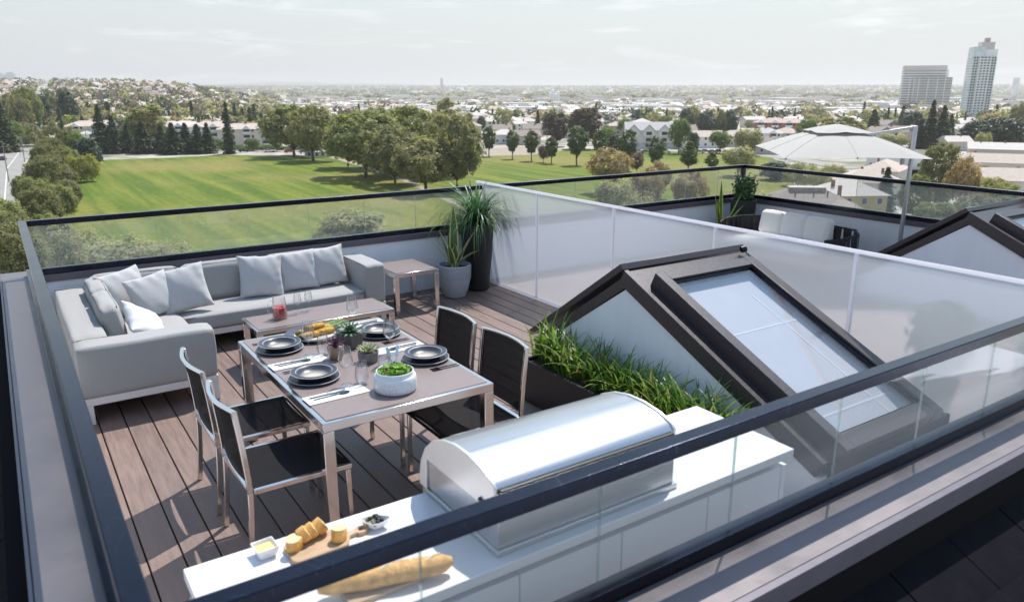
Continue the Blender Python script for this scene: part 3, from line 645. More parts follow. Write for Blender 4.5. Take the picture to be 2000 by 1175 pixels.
tumb_prof = [(0, .001), (.027, .001), (.030, .003), (.042, .035), (.0425, .042), (.031, .138), (.0295, .138), (.0405, .042), (.028, .014), (0, .011)]
for x, y, w in ((1.509, 4.61, 'near the sofa-side left bowl'), (1.513, 3.985, 'near the counter-side left bowl'), (1.965, 4.36, 'behind the salad bowl'), (1.985, 5.03, 'behind the square succulent pot')):
    lathe_obj('wine_glass', wine_prof, M_table_glass, (x, y, T), 24, lab='tall stemmed wine glass ' + w, cat='glass', group='wine glasses on the dining table')
for x, y, w in ((1.595, 4.585, 'beside the purple succulent and sofa-side napkin'), (1.60, 3.965, 'between the front napkin and the salad bowl'), (1.825, 4.155, 'behind the salad bowl'), (1.80, 4.82, 'between the platter and the green succulent')):
    lathe_obj('tumbler', tumb_prof, M_table_glass, (x, y, T), 24, lab='stemless tumbler ' + w, cat='glass', group='tumblers on the dining table')
sm = [(r * .85, z * .78) for r, z in wine_prof]
for x, y, w in ((2.119, 6.70, 'left'), (2.235, 6.735, 'right')): lathe_obj('wine_glass', sm, M_table_glass, (x, y, .4197), 24, lab='small stemmed glass on the coffee table, %s of the pair' % w, cat='glass', group='glasses on the coffee table')
# jug
jg = thing('drink_jug', 'clear glass jug of red drink on the coffee table', 'jug', (1.93, 6.63, .4197))
lathe_obj('body', [(0, .001), (.066, .001), (.068, .006), (.062, .10), (.053, .2), (.0515, .2), (.0605, .10), (.064, .016), (0, .014)], M_table_glass, (0, 0, 0), 32, jg)
M_red = mk('red_drink', (.55, .02, .04), .05, var=.3, scale=60)
lathe_obj('drink', [(0, .015), (.0635, .017), (.060, .105), (0, .106)], M_red, (0, 0, 0), 32, jg)
MB().tube([(-.056, 0, .165), (-.085, 0, .17), (-.105, 0, .14), (-.105, 0, .09), (-.09, 0, .05), (-.064, 0, .045)], .006, 8).build('handle', M_table_glass, jg, smooth=True)
for k in range(5): MB().lathe([(0, .1065), (.016, .1065), (.017, .109), (0, .1105)], 10, (rnd.uniform(-.035, .035), rnd.uniform(-.035, .035), 0)).build('fruit_slice', mk('strawberry', (.6, .06, .06), .3), jg, smooth=True)
# platter with corn and asparagus
pl = lathe_obj('platter', [(0, .004), (.12, .004), (.15, .01), (.205, .02), (.208, .023), (.205, .025), (.15, .016), (.145, .0145), (0, .012)], [M_plate], (1.69, 5.0, T), 56, lab='large round dark platter with grilled corn', cat='platter')
MB().lathe([(0, .0125), (.144, .0150)], 48).build('glazed_centre', M_cream, pl, smooth=True)
M_corn = mk('roasted_corn', (.62, .33, .04), .45, var=.55, scale=70, bump=.9, bscale=150); M_corng = mk('charred_husk', (.16, .13, .03), .6, var=.5, scale=40, bump=.6, bscale=90)
for i, (x, y, rz, w) in enumerate(((1.63, 4.93, 8, 'front left'), (1.75, 4.955, 4, 'front right'), (1.64, 5.02, 12, 'back left'), (1.76, 5.04, 6, 'back right'), (1.69, 4.98, 9, 'top'))):
    t = thing('corn_cob', 'charred yellow corn cob on the platter, ' + w, 'corn', (x, y, T + (.036 if i < 4 else .072)), R(rz), 'corn cobs on the platter')
    MB().tube([(-.07, 0, 0), (-.05, 0, 0), (0, 0, 0), (.05, 0, 0), (.065, 0, 0)], [.012, .0215, .0235, .021, .012], 12).build('cob', M_corn, t, smooth=True)
    MB().tube([(-.092, 0, -.004), (-.08, 0, 0), (-.06, 0, 0)], [.008, .017, .0232], 10).build('husk_end', M_corng, t, smooth=True)
asp = thing('asparagus_bunch', 'bunch of green asparagus spears on the platter', 'asparagus', (1.83, 5.03, T + .035), R(14))
for k in range(8):
    y = -.045 + .013 * k; z = .004 * (k % 3) + .008 * (k % 2)
    MB().tube([(-.07, y, z), (.06, y * 1.2, z + .008), (.10, y * 1.3, z + .012), (.118, y * 1.32, z + .014)], [.0045, .0045, .006, .001], 7).build('spear', mk('asparagus', (.20, .33, .06), .5, var=.3, scale=50), asp, smooth=True)
# salad bowl
sb_ = lathe_obj('salad_bowl', [(0, .002), (.108, .002), (.116, .006), (.122, .03), (.122, .082), (.117, .092), (.108, .094), (.106, .098), (.108, .118), (.105, .121), (.101, .118), (.100, .05), (0, .04)], mk('white_ceramic', (.76, .79, .82), .25, var=.02), (1.725, 3.775, T), 56, lab='white patterned ceramic bowl of green salad', cat='bowl')
b = MB()
for rowz, h_, n_ in ((.018, .02, 40), (.04, .02, 40), (.062, .02, 40)):
    for k in range(n_):
        a = 2 * math.pi * (k + (.5 if rowz == .04 else 0)) / n_; da = math.pi / n_
        if (k // 4) % 2 and rowz != .018: continue
        P = lambda aa, z, r: (r * math.cos(aa), r * math.sin(aa), z)
        b.add([P(a - da, rowz, .1222), P(a + da, rowz, .1222), P(a, rowz + h_, .1222), P(a, rowz + h_ * .35, .1262)], [(0, 1, 3), (1, 2, 3), (2, 0, 3)])
b.build('relief_pattern', MATS['white_ceramic'], sb_)
M_let = [mk('lettuce_%d' % i, c, .45, var=.3, scale=40, transl=.25) for i, c in enumerate(((.16, .34, .03), (.28, .46, .07), (.08, .20, .03)))]
M_rad = mk('radish_slice', (.8, .72, .74), .4, var=.1); M_onion = mk('red_onion', (.25, .03, .10), .4, var=.3)
b = MB()
for k in range(150):
    a = rnd.uniform(0, 6.28); r = .093 * math.sqrt(rnd.random()); c = Vector((r * math.cos(a), r * math.sin(a), .10 + .035 * (1 - (r / .1) ** 2) + rnd.uniform(-.012, .012)))
    e = Matrix.Rotation(rnd.uniform(0, 6.28), 3, 'Z') @ Matrix.Rotation(rnd.uniform(-.9, .9), 3, 'X'); s = rnd.uniform(.014, .028); b.cur = rnd.choice((0, 0, 1, 1, 2)); n_ = 7
    vs = [c + e @ Vector((s * (1 + .25 * math.sin(3 * q)) * math.cos(2 * math.pi * q / n_), s * .7 * math.sin(2 * math.pi * q / n_), .006 * math.sin(4 * math.pi * q / n_ + k))) for q in range(n_)] + [c + e @ Vector((0, 0, -.004))]
    b.add(vs, [(q, (q + 1) % n_, n_) for q in range(n_)])
for k in range(11):
    b.cur = 3 if k < 7 else 4; a = rnd.uniform(0, 6.28); r = rnd.uniform(.01, .075); c = Vector((r * math.cos(a), r * math.sin(a), .137 - .02 * (r / .08))); e = Matrix.Rotation(rnd.uniform(0, 6.28), 3, 'Z') @ Matrix.Rotation(rnd.uniform(-.5, .5), 3, 'X')
    if k < 7: b.add([c + e @ Vector((.012 * math.cos(q * .7), .012 * math.sin(q * .7), 0)) for q in range(9)], [tuple(range(9))])
    else: b.tube([c + e @ Vector((-.025 + .017 * q, 0, .008 * math.sin(q))) for q in range(4)], .003, 5)
o = b.build('salad_leaves', M_let + [M_rad, M_onion]); o.location = (1.725, 3.775, T); tag(o, 'mixed green salad leaves with radish in the white bowl', 'salad', kind='stuff')
for i, (dx, dy, w) in enumerate(((-.02, .045, 'left'), (.035, .055, 'right'))):
    m = MB(); m.bar((0, 0, 0), (dx * .8, dy * .4, .07), .008, .005, up=(0, 1, 0)); m.bar((dx * .8, dy * .4, .07), (dx * 1.3, dy * .8, .125), .019, .006, up=(0, 1, 0))
    o = m.build('salad_server', mk('pale_blue_plastic', (.36, .52, .68), .4, var=0), bevel=.002, seg=1); o.location = (1.735, 3.80, T + .115); tag(o, 'pale blue salad server handle, %s one' % w, 'server', 'salad servers')
# succulents
def rosette(parent, z0, rings, m, seed, curl=.5):
    rg = random.Random(seed); 
    for ri, (n_, L_, w, tilt) in enumerate(rings):
        for k in range(n_):
            a = 2 * math.pi * (k + .5 * ri) / n_ + rg.uniform(-.12, .12); d = Vector((math.cos(a), math.sin(a), 0)); sd_ = Vector((-math.sin(a), math.cos(a), 0)); up = Vector((0, 0, 1))
            vs = []; K = 5
            for q in range(K + 1):
                u = q / K; t_ = tilt + curl * u; c = d * (L_ * u * math.cos(tilt + curl * u * .3)) + up * (z0 + L_ * u * math.sin(t_) + .002 * ri); ww = w * (math.sin(math.pi * min(1, u * .8 + .18)) ** .8) * (1 - u ** 5) + .0006
                nn = (up * math.cos(t_) - d * math.sin(t_)); vs += [c - sd_ * ww, c + nn * w * -.25, c + sd_ * ww, c + nn * w * .32]
            fs = []
            for q in range(K):
                for s in range(4): s2 = (s + 1) % 4; fs.append((4 * q + s, 4 * q + s2, 4 * q + 4 + s2, 4 * q + 4 + s))
            MB().add(vs, fs).build('leaf', m, parent, smooth=True)
su = thing('potted_succulent', 'purple spiky succulent in a small copper pot', 'plant', (1.635, 4.465, T))
lathe_obj('pot', [(0, .001), (.036, .001), (.042, .01), (.052, .05), (.054, .085), (.051, .085), (.048, .075), (0, .075)], mk('copper_pot', (.34, .24, .20), .45, metal=.35, var=.2, scale=30), (0, 0, 0), 28, su)
rosette(su, .075, ((11, .075, .009, .5), (10, .075, .008, .9), (7, .065, .007, 1.25), (4, .055, .006, 1.45)), mk('purple_leaf', (.10, .045, .085), .5, var=.45, scale=40), 3, .15)
su = thing('potted_succulent', 'green agave-like succulent in a dark faceted square pot', 'plant', (1.80, 4.63, T), R(28))
m = MB(); z = .105; a = .058; vs = [(-a, -a, .001), (a, -a, .001), (a, a, .001), (-a, a, .001), (-a * 1.1, -a * 1.1, z), (a * 1.1, -a * 1.1, z * .86), (a * 1.1, a * 1.1, z), (-a * 1.1, a * 1.1, z)]
m.add(vs, [(3, 2, 1, 0), (0, 1, 5, 4), (1, 2, 6, 5), (2, 3, 7, 6), (3, 0, 4, 7), (4, 5, 6, 7)]); m.build('pot', mk('dark_concrete', (.075, .068, .068), .55, var=.15, scale=40), su, bevel=.004)
rosette(su, .10, ((13, .10, .012, .25), (12, .10, .012, .6), (9, .09, .011, .95), (6, .075, .009, 1.25)), mk('agave_leaf', (.085, .15, .085), .45, var=.6, scale=35), 4, -.25)
su = thing('potted_succulent', 'pale green rosette succulent in a round concrete pot', 'plant', (1.785, 4.30, T))
lathe_obj('pot', [(0, .001), (.054, .001), (.060, .008), (.064, .04), (.064, .068), (.059, .068), (.057, .055), (0, .055)], mk('grey_concrete', (.19, .18, .18), .5, metal=.15, var=.3, scale=25), (0, 0, 0), 32, su)
rosette(su, .062, ((9, .075, .024, .25), (8, .066, .022, .6), (7, .054, .018, .95), (5, .04, .014, 1.25)), mk('echeveria_leaf', (.36, .40, .22), .5, var=.15, scale=20), 5, .25)

# food on the counter
Z = .8803
M_board = mk('oak_board', (.42, .29, .18), .55, var=.22, scale=6, stretch=(2, 14, 2), bump=.05, bscale=20)
def board(lab, loc, rz, L_, w, th=.016):
    t = thing('cutting_board', lab, 'board', loc, rz)
    m = MB(); pts = []
    def arc(cx, cy, r, a0, a1, k=5): return [(cx + r * math.cos(R(a0 + (a1 - a0) * i / k)), cy + r * math.sin(R(a0 + (a1 - a0) * i / k))) for i in range(k + 1)]
    pts = arc(-L_ / 2 + .02, -w / 2 + .02, .02, 180, 270) + arc(L_ / 2 - .03, -w / 2 + .03, .03, 270, 350) + [(L_ / 2 + .015, -.014), (L_ / 2 + .045, -.012)] + [(L_ / 2 + .045, .012), (L_ / 2 + .015, .014)] + arc(L_ / 2 - .03, w / 2 - .03, .03, 10, 90) + arc(-L_ / 2 + .02, w / 2 - .02, .02, 90, 180)
    m.prism(pts, 'z', 0, th).build('plank', M_board, t, bevel=.003)
    m = MB(); n_ = 16; c = L_ / 2 + .062; vs = []
    for z_ in (.0005, th - .0005):
        for r in (.011, .026):
            for k in range(n_): a = 2 * math.pi * k / n_; vs.append((c + r * math.cos(a), r * math.sin(a) * .9, z_))
    fs = []
    for k in range(n_):
        k2 = (k + 1) % n_; fs += [(k, k2, n_ + k2, n_ + k), (2 * n_ + k, 3 * n_ + k, 3 * n_ + k2, 2 * n_ + k2), (k, 2 * n_ + k, 2 * n_ + k2, k2), (n_ + k, n_ + k2, 3 * n_ + k2, 3 * n_ + k)]
    m.add(vs, fs).build('handle_ring', M_board, t); return t
board('small oak board with bread slices next to the butter dish', (.725, 2.285, Z), R(2), .205, .125)
board('oak board under the whole baguette', (.83, 1.965, Z), R(1), .27, .10)
M_crust = mk('bread_crust', (.66, .36, .10), .6, var=.38, scale=28, bump=.5, bscale=60); M_crumb = mk('bread_crumb', (.74, .60, .34), .85, var=.15, scale=60, bump=.6, bscale=150)
def slice_(lab, loc, rot, r=.029, h=.042):
    t = thing('bread_slice', lab, 'bread', loc, 0, 'cut baguette pieces'); t.rotation_euler = rot
    n_ = 22; prof = [(r * (1 + .05 * math.sin(2 * a)), a) for a in [2 * math.pi * k / n_ for k in range(n_)]]
    vs = []; 
    for z_, k in ((-h / 2, .96), (-h / 2 + .004, 1), (h / 2 - .004, 1), (h / 2, .96)): vs += [(rr * k * math.cos(a), rr * k * .92 * math.sin(a), z_) for rr, a in prof]
    fs = [(i * n_ + k, i * n_ + (k + 1) % n_, (i + 1) * n_ + (k + 1) % n_, (i + 1) * n_ + k) for i in range(3) for k in range(n_)]
    MB().add(vs, fs).build('crust', M_crust, t, smooth=True)
    MB().add([v for v in vs[-n_:]] + [(0, 0, h / 2 + .002)], [(k, (k + 1) % n_, n_) for k in range(n_)]).build('crumb', M_crumb, t)
    MB().add([v for v in vs[:n_]] + [(0, 0, -h / 2 - .001)], [((k + 1) % n_, k, n_) for k in range(n_)]).build('crumb', M_crumb, t)
zb = Z + .016
slice_('upright baguette piece at the butter end of the board', (.652, 2.30, zb + .022), (R(4), R(-4), 0))
slice_('leaning baguette slice, first of the row of three', (.692, 2.318, zb + .032), (R(12), R(62), R(10)), .031, .03)
slice_('leaning baguette slice, middle of the row of three', (.722, 2.328, zb + .032), (R(10), R(60), R(8)), .031, .028)
slice_('leaning baguette slice, last of the row of three', (.757, 2.338, zb + .032), (R(10), R(58), R(14)), .032, .032)
slice_('upright baguette piece next to the board handle', (.80, 2.268, zb + .024), (R(-3), R(5), 0), .028, .046)
bg_ = thing('baguette', 'long golden baguette lying behind the railing glass', 'bread', (.835, 1.955, zb + .030), R(-13.5))
pts = []; rs_ = []
for k in range(15): u = k / 14; pts.append((-.215 + .43 * u, .004 * math.sin(7 * u), .003 * math.sin(12 * u))); rs_.append(.034 * max(.42, (1 - .7 * abs(2 * u - 1) ** 9)) * (1 + .04 * math.sin(u * 22)))
MB().tube(pts, rs_, 16).build('crust', M_crust, bg_, smooth=True)
for k in range(5):
    x = -.15 + .075 * k; MB().tube([(x - .028, -.012, .0285), (x, 0, .0325), (x + .028, .012, .0285)], [.002, .006, .002], 6).build('score', mk('floury_score', (.75, .62, .42), .8, var=.2, scale=60), bg_, smooth=True)
bd = thing('butter_dish', 'square white dish of butter on the counter', 'dish', (.566, 2.345, Z), R(4))
m = MB(); a, c, z = .027, .038, .04; vs = []
for (h_, w) in ((.0, a), (z, c), (z, c - .004), (.012, a - .002)): vs += [(-w, -w, h_), (w, -w, h_), (w, w, h_), (-w, w, h_)]
fs = [(0, 3, 2, 1), (12, 13, 14, 15)]
for i in range(3):
    for q in range(4): q2 = (q + 1) % 4; fs.append((4 * i + q, 4 * i + q2, 4 * i + 4 + q2, 4 * i + 4 + q))
m.add(vs, fs).build('dish', M_white, bd, bevel=.002)
m = MB(); vs = [(-.031, -.031, .026), (.031, -.031, .026), (.031, .031, .026), (-.031, .031, .026), (0, 0, .031), (.012, .016, .033)]; m.add(vs, [(0, 1, 4), (1, 2, 5), (2, 3, 4), (3, 0, 4), (1, 5, 4), (2, 4, 5)]); m.build('butter', mk('butter', (.78, .62, .22), .4, var=.06), bd)
ob = thing('olive_bowl', 'small white boat-shaped bowl of olives', 'bowl', (.945, 2.29, Z), R(-25))
m = MB(); n_ = 24; vs = []
for sc_, z_ in ((.45, .0), (.8, .016), (1, .034), (.94, .034), (.74, .017), (.3, .006)):
    for k in range(n_): a = 2 * math.pi * k / n_; ex = 1 + .35 * abs(math.cos(a)) ** 6; vs.append((.041 * sc_ * math.cos(a) * ex, .032 * sc_ * math.sin(a), z_ + (.006 * abs(math.cos(a)) ** 4 if .03 < z_ else 0)))
m.add(vs, [(i * n_ + k, i * n_ + (k + 1) % n_, (i + 1) * n_ + (k + 1) % n_, (i + 1) * n_ + k) for i in range(5) for k in range(n_)] + [tuple(range(n_))[::-1], tuple(range(5 * n_, 6 * n_))]); m.build('bowl', M_white, ob, smooth=True)
m = MB()
for k in range(16):
    a = rnd.uniform(0, 6.28); r = math.sqrt(rnd.random()); c = (.036 * r * math.cos(a), .024 * r * math.sin(a), .026 + .012 * (1 - r) + .004 * (k % 3)); m.cur = k % 2 if k % 5 else 0
    m.lathe([(0, -.0085), (.005, -.007), (.0075, -.002), (.0075, .002), (.005, .007), (0, .0085)], 9, c)
o = m.build('olives', [mk('black_olive', (.02, .018, .04), .2, var=.3, scale=60), mk('green_olive', (.16, .17, .05), .25, var=.3, scale=60)], smooth=True); o.location = (.945, 2.29, Z); tag(o, 'black and green olives filling the small white bowl', 'olives', kind='stuff')

# ------------------------------------------------------------------ terrace plants
def blades(n_, L0, L1, w, spread, droop, m, seed, up0=.9, K=7, base=.03, mats=None):
    rg = random.Random(seed); b = MB()
    for k in range(n_):
        a = rg.uniform(0, 6.283); d = Vector((math.cos(a), math.sin(a), 0)); sd_ = Vector((-math.sin(a), math.cos(a), 0)); L_ = rg.uniform(L0, L1); lean = rg.uniform(0, spread); dr = droop * rg.uniform(.5, 1.3)
        p = Vector((rg.uniform(-base, base), rg.uniform(-base, base), 0)); th = math.pi / 2 - lean; vs = []; ww = w * rg.uniform(.7, 1.2); tw = rg.uniform(-.5, .5)
        if mats: b.cur = rg.randrange(mats)
        for q in range(K + 1):
            u = q / K; wd = ww * (1 - u ** 2.2) + .0008; s2 = (sd_ * math.cos(tw * u) + d * math.sin(tw * u)); vs += [p - s2 * wd / 2, p + s2 * wd / 2]
            p = p + (d * math.cos(th) + Vector((0, 0, 1)) * math.sin(th)) * (L_ / K); th -= dr / K * (.6 + .9 * u)
        b.add(vs, [(2 * q, 2 * q + 1, 2 * q + 3, 2 * q + 2) for q in range(K)])
    return b
M_gr = [mk('grass_blade_%d' % i, c, .4, var=.4, scale=9, transl=.4) for i, c in enumerate(((.10, .22, .018), (.045, .12, .016), (.22, .32, .04), (.30, .24, .10)))]
tr = thing('planter_trough', 'long low black trough at the foot of the dormer', 'planter', (3.46, 3.77, 0))
m = MB(); m.box(-.2, .2, -.95, .95, .001, .05)
for q in ((-.2, -.175, -.95, .95), (.175, .2, -.95, .95), (-.1745, .1745, -.95, -.925), (-.1745, .1745, .925, .95)): m.box(*q, .0505, .34)
m.build('box', M_black, tr); MB().box(-.174, .174, -.924, .924, .25, .315).build('soil', M_soil, tr)
for k in range(10):
    y = 2.86 + k * .2; me = blades(84, .2, .42 if k != 9 else .52, .019, .66, 1.4, None, 40 + k, base=.10, mats=3)
    me.mi = [3 if (q * 7919 // 49) % 23 == 0 else m_ for q, m_ in enumerate(me.mi)]; o = me.build('ornamental_grass', M_gr); o.location = (3.45 + .03 * math.sin(k * 2.3), y, .315)
    place = ['at the barbecue end of the trough', 'second from the barbecue end of the trough', 'third from the barbecue end of the trough', 'fourth from the barbecue end of the trough', 'fifth from the barbecue end of the trough', 'fifth from the chair end of the trough', 'fourth from the chair end of the trough', 'third from the chair end of the trough', 'second from the chair end of the trough', 'at the far sunlit end of the trough'][k]
    tag(o, 'tuft of arching green grass ' + place, 'plant', 'grass tufts in the trough')
def snake(t, z0, leaves, mats):
    for (a, lean, L_, w, bend) in leaves:
        d = Vector((math.cos(R(a)), math.sin(R(a)), 0)); sd_ = Vector((-d.y, d.x, 0)); p = d * .03 + Vector((0, 0, z0)); th = math.pi / 2 - R(lean); K = 10; vs = []; mi = []
        for q in range(K + 1):
            u = q / K; wd = w * (.55 + .9 * math.sin(math.pi * min(1, u * .75 + .1)) * .5) * (1 - u ** 4) + .001; nn = d * -math.sin(th) + Vector((0, 0, 1)) * math.cos(th)
            vs += [p - sd_ * wd / 2 + nn * wd * .12, p - sd_ * wd * .36 + nn * wd * .03, p, p + sd_ * wd * .36 + nn * wd * .03, p + sd_ * wd / 2 + nn * wd * .12]
            p = p + (d * math.cos(th) + Vector((0, 0, 1)) * math.sin(th)) * (L_ / K); th -= R(bend) / K
        m = MB()
        for s in range(4):
            m.cur = 1 if s in (0, 3) else 0; m.add([], [])
        m.v = [tuple(v) for v in vs]
        for q in range(K):
            for s in range(4): m.f.append((5 * q + s, 5 * q + s + 1, 5 * q + 6 + s, 5 * q + 5 + s)); m.mi.append(1 if s in (0, 3) else 0)
        m.build('leaf', mats, t, smooth=True)
M_snake = [mk('snake_leaf', (.07, .14, .05), .4, var=.4, scale=22, stretch=(1, 1, 3)), mk('snake_edge', (.62, .60, .24), .45, var=.1)]
M_snake2 = [mk('snake_leaf_fresh', (.05, .14, .02), .4, var=.5, scale=22, stretch=(1, 1, 3)), mk('snake_edge_fresh', (.55, .56, .05), .45, var=.1)]
ps = thing('potted_snake_plant', 'snake plant with yellow-edged leaves in a ribbed grey pot', 'plant', (4.39, 7.78, 0))
pot = lathe_obj('pot', [(0, .001), (.11, .001), (.125, .008), (.165, .10), (.19, .22), (.198, .33), (.198, .395), (.192, .40), (.184, .398), (.184, .34), (0, .34)], mk('ribbed_grey_pot', (.40, .42, .46), .7, var=.12, scale=40), (0, 0, 0), 64, ps)
m = MB()
for k in range(60):
    a = 2 * math.pi * k / 60; m.bar((.194 * math.cos(a), .194 * math.sin(a), .23), (.2005 * math.cos(a), .2005 * math.sin(a), .38), .006, .005, up=(math.cos(a), math.sin(a), 0))
m.build('ribbing', MATS['ribbed_grey_pot'], pot); lathe_obj('soil', [(0, .352), (.183, .348)], M_soil, (0, 0, 0), 32, ps)
snake(ps, .35, ((60, 3, .74, .115, 4), (180, 16, .52, .095, 8), (165, 28, .44, .08, 16), (340, 22, .50, .085, 12), (350, 40, .36, .07, 40), (250, 8, .32, .10, 10), (110, 10, .42, .09, -6), (300, 14, .28, .085, 20), (220, 20, .36, .085, 14)), M_snake)
pg = thing('potted_fountain_grass', 'tall black planter with a fountain of long green leaves', 'plant', (4.80, 7.92, 0))
lathe_obj('planter', [(0, .001), (.13, .001), (.14, .01), (.185, .45), (.205, .83), (.20, .84), (.193, .835), (.19, .76), (0, .76)], M_black, (0, 0, 0), 40, pg)
M_ft = [mk('fountain_leaf_%d' % i, c, .4, var=.3, scale=12, transl=.3) for i, c in enumerate(((.06, .16, .04), (.03, .11, .07), (.15, .27, .05)))]
o = blades(520, .45, .92, .015, 1.05, 2.6, None, 77, base=.05, mats=3, K=9).build('foliage', M_ft, pg); o.location = (0, 0, .77); o['kind'] = 'stuff'
# neighbouring terrace
p2_ = copy_tree(ps) if False else thing('potted_snake_plant', 'bright yellow-edged snake plant behind the frosted screen', 'plant', (9.12, 7.83, 0))
lathe_obj('pot', [(0, .001), (.12, .001), (.17, .12), (.19, .32), (.185, .33), (.178, .3), (0, .29)], M_black, (0, 0, 0), 32, p2_)
snake(p2_, .29, ((60, 3, .80, .07, 4), (210, 28, .62, .05, 10), (200, 18, .55, .05, -12), (330, 26, .68, .06, -6), (345, 36, .56, .055, 14), (20, 46, .46, .05, 30), (110, 8, .6, .06, 2)), M_snake2)
p3_ = thing('potted_shrub', 'dense small-leaved green shrub in a tall black planter at the corner', 'plant', (9.72, 7.92, 0))
lathe_obj('planter', [(0, .001), (.15, .001), (.16, .01), (.20, .74), (.196, .75), (.188, .745), (.185, .68), (0, .68)], M_black, (0, 0, 0), 36, p3_)
m = MB(); rg = random.Random(5)
for k in range(46):
    a = rg.uniform(0, 6.28); r = .13 * math.sqrt(rg.random()); L_ = rg.uniform(.26, .48); top = Vector((r * 1.5 * math.cos(a), r * 1.5 * math.sin(a), .68 + L_)); bot = Vector((r * math.cos(a), r * math.sin(a), .68))
    m.cur = 2; m.tube([bot, top], .002, 4)
    for q in range(44):
        c = bot.lerp(top, .1 + .9 * rg.random()); aa = rg.uniform(0, 6.28); d = Vector((math.cos(aa), math.sin(aa), rg.uniform(.2, .9))).normalized(); s2 = d.cross(Vector((rg.uniform(-1, 1), rg.uniform(-1, 1), .4))).normalized(); m.cur = rg.randrange(2)
        m.add([c, c + d * .02 + s2 * .011, c + d * .042, c + d * .02 - s2 * .011], [(0, 1, 2, 3)])
o = m.build('foliage', [mk('shrub_leaf_a', (.03, .095, .03), .4, var=.3), mk('shrub_leaf_b', (.06, .14, .05), .4, var=.3), mk('shrub_stem', (.06, .05, .03))], p3_); o['kind'] = 'stuff'
for (x_, y_, h_, lab_) in ((5.72, 2.72, .62, 'round potted bush seen as a blur through the frosted screen'), (5.95, 2.05, .5, 'second potted bush blurred behind the frosted screen, far right')):
    t = thing('potted_bush', lab_, 'plant', (x_, y_, 0)); lathe_obj('pot', [(0, .001), (.12, .001), (.17, .3), (.165, .31), (.155, .3), (0, .29)], M_black, (0, 0, 0), 28, t)
    m = MB(); rg = random.Random(9)
    for k in range(900):
        d = Vector((rg.gauss(0, 1), rg.gauss(0, 1), rg.gauss(0, 1))).normalized(); q = rg.uniform(.35, 1.0); c = Vector((d.x * .26 * q, d.y * .26 * q, .3 + h_ * .5 + d.z * h_ * .5 * q)); s2 = d.cross(Vector((rg.uniform(-1, 1), rg.uniform(-1, 1), .4))).normalized(); u2 = s2.cross(d); m.add([c - s2 * .03, c + u2 * .045, c + s2 * .03, c - u2 * .045], [(0, 1, 2, 3)])
    o = m.build('foliage', mk('bush_leaf', (.03, .07, .03), .95, var=.4, scale=20, spec=0), t); o['kind'] = 'stuff'
# woven sofa
ws = thing('woven_sofa', 'dark rope-woven sofa with three pale back cushions', 'sofa', (0, 0, 0))
M_rope = mk('dark_rope', (.03, .029, .033), .7, var=.2, scale=40, bump=.4, bscale=200); M_cushn = mk('pale_cushion', (.86, .82, .77), .9, var=.05, scale=80, bump=.3, bscale=250)
path = []
def pth(u):   # 0..1 around the U-shaped back, opening towards -X
    P = [(8.72, 7.50), (8.95, 7.62), (9.3, 7.60), (9.52, 7.40), (9.55, 6.7), (9.55, 6.4), (9.52, 5.86), (9.3, 5.66), (8.95, 5.64), (8.72, 5.76)]
    s = u * (len(P) - 1); i = min(int(s), len(P) - 2); f = s - i; return Vector((*[P[i][k] * (1 - f) + P[i + 1][k] * f for k in range(2)], 0))
def ztop(u): return .53 + .06 * math.sin(math.pi * u)
MB().tube([pth(i / 40) + Vector((0, 0, ztop(i / 40))) for i in range(41)], .013, 8).build('top_frame', M_rope, ws, smooth=True)
MB().tube([pth(i / 40) + Vector((0, 0, .22)) for i in range(41)], .013, 8).build('lower_frame', M_rope, ws, smooth=True)
NS = 62
for k in range(NS):
    u = (k + .5) / NS; a = pth(u) + Vector((0, 0, ztop(u) + .012)); c = pth(u) + Vector((0, 0, .215)); d = (pth(min(1, u + .01)) - pth(max(0, u - .01))).normalized(); nn = Vector((-d.y, d.x, 0)) * (.014 if k % 2 else -.014); w = d * .036
    m = MB(); mid = (a + c) / 2 + nn; m.add([a - w + nn * .8, a + w + nn * .8, mid + w * .8, mid - w * .8, c - w * .7 + nn * .6, c + w * .7 + nn * .6], [(0, 1, 2, 3), (3, 2, 5, 4)]); m.build('strap', M_rope, ws)
MB().box(8.74, 9.46, 5.72, 7.54, .22, .30).build('seat_frame', M_rope, ws, bevel=.02); MB().box(8.72, 9.40, 5.95, 7.25, .301, .38).build('seat_cushion', M_cushn, ws, bevel=.03, seg=3)
for x, y in ((8.8, 5.8), (8.8, 7.46), (9.45, 5.8), (9.45, 7.46)): MB().tube([(x, y, .001), (x, y, .22)], .014, 8).build('leg', M_rope, ws)
for i in range(3):
    y0 = 6.04 + .374 * i; o = rot_box('back_cushion', (9.25, y0 + .187, .555), (.15, .376, .33), (0, R(12), 0), M_cushn, ws, r=.05)
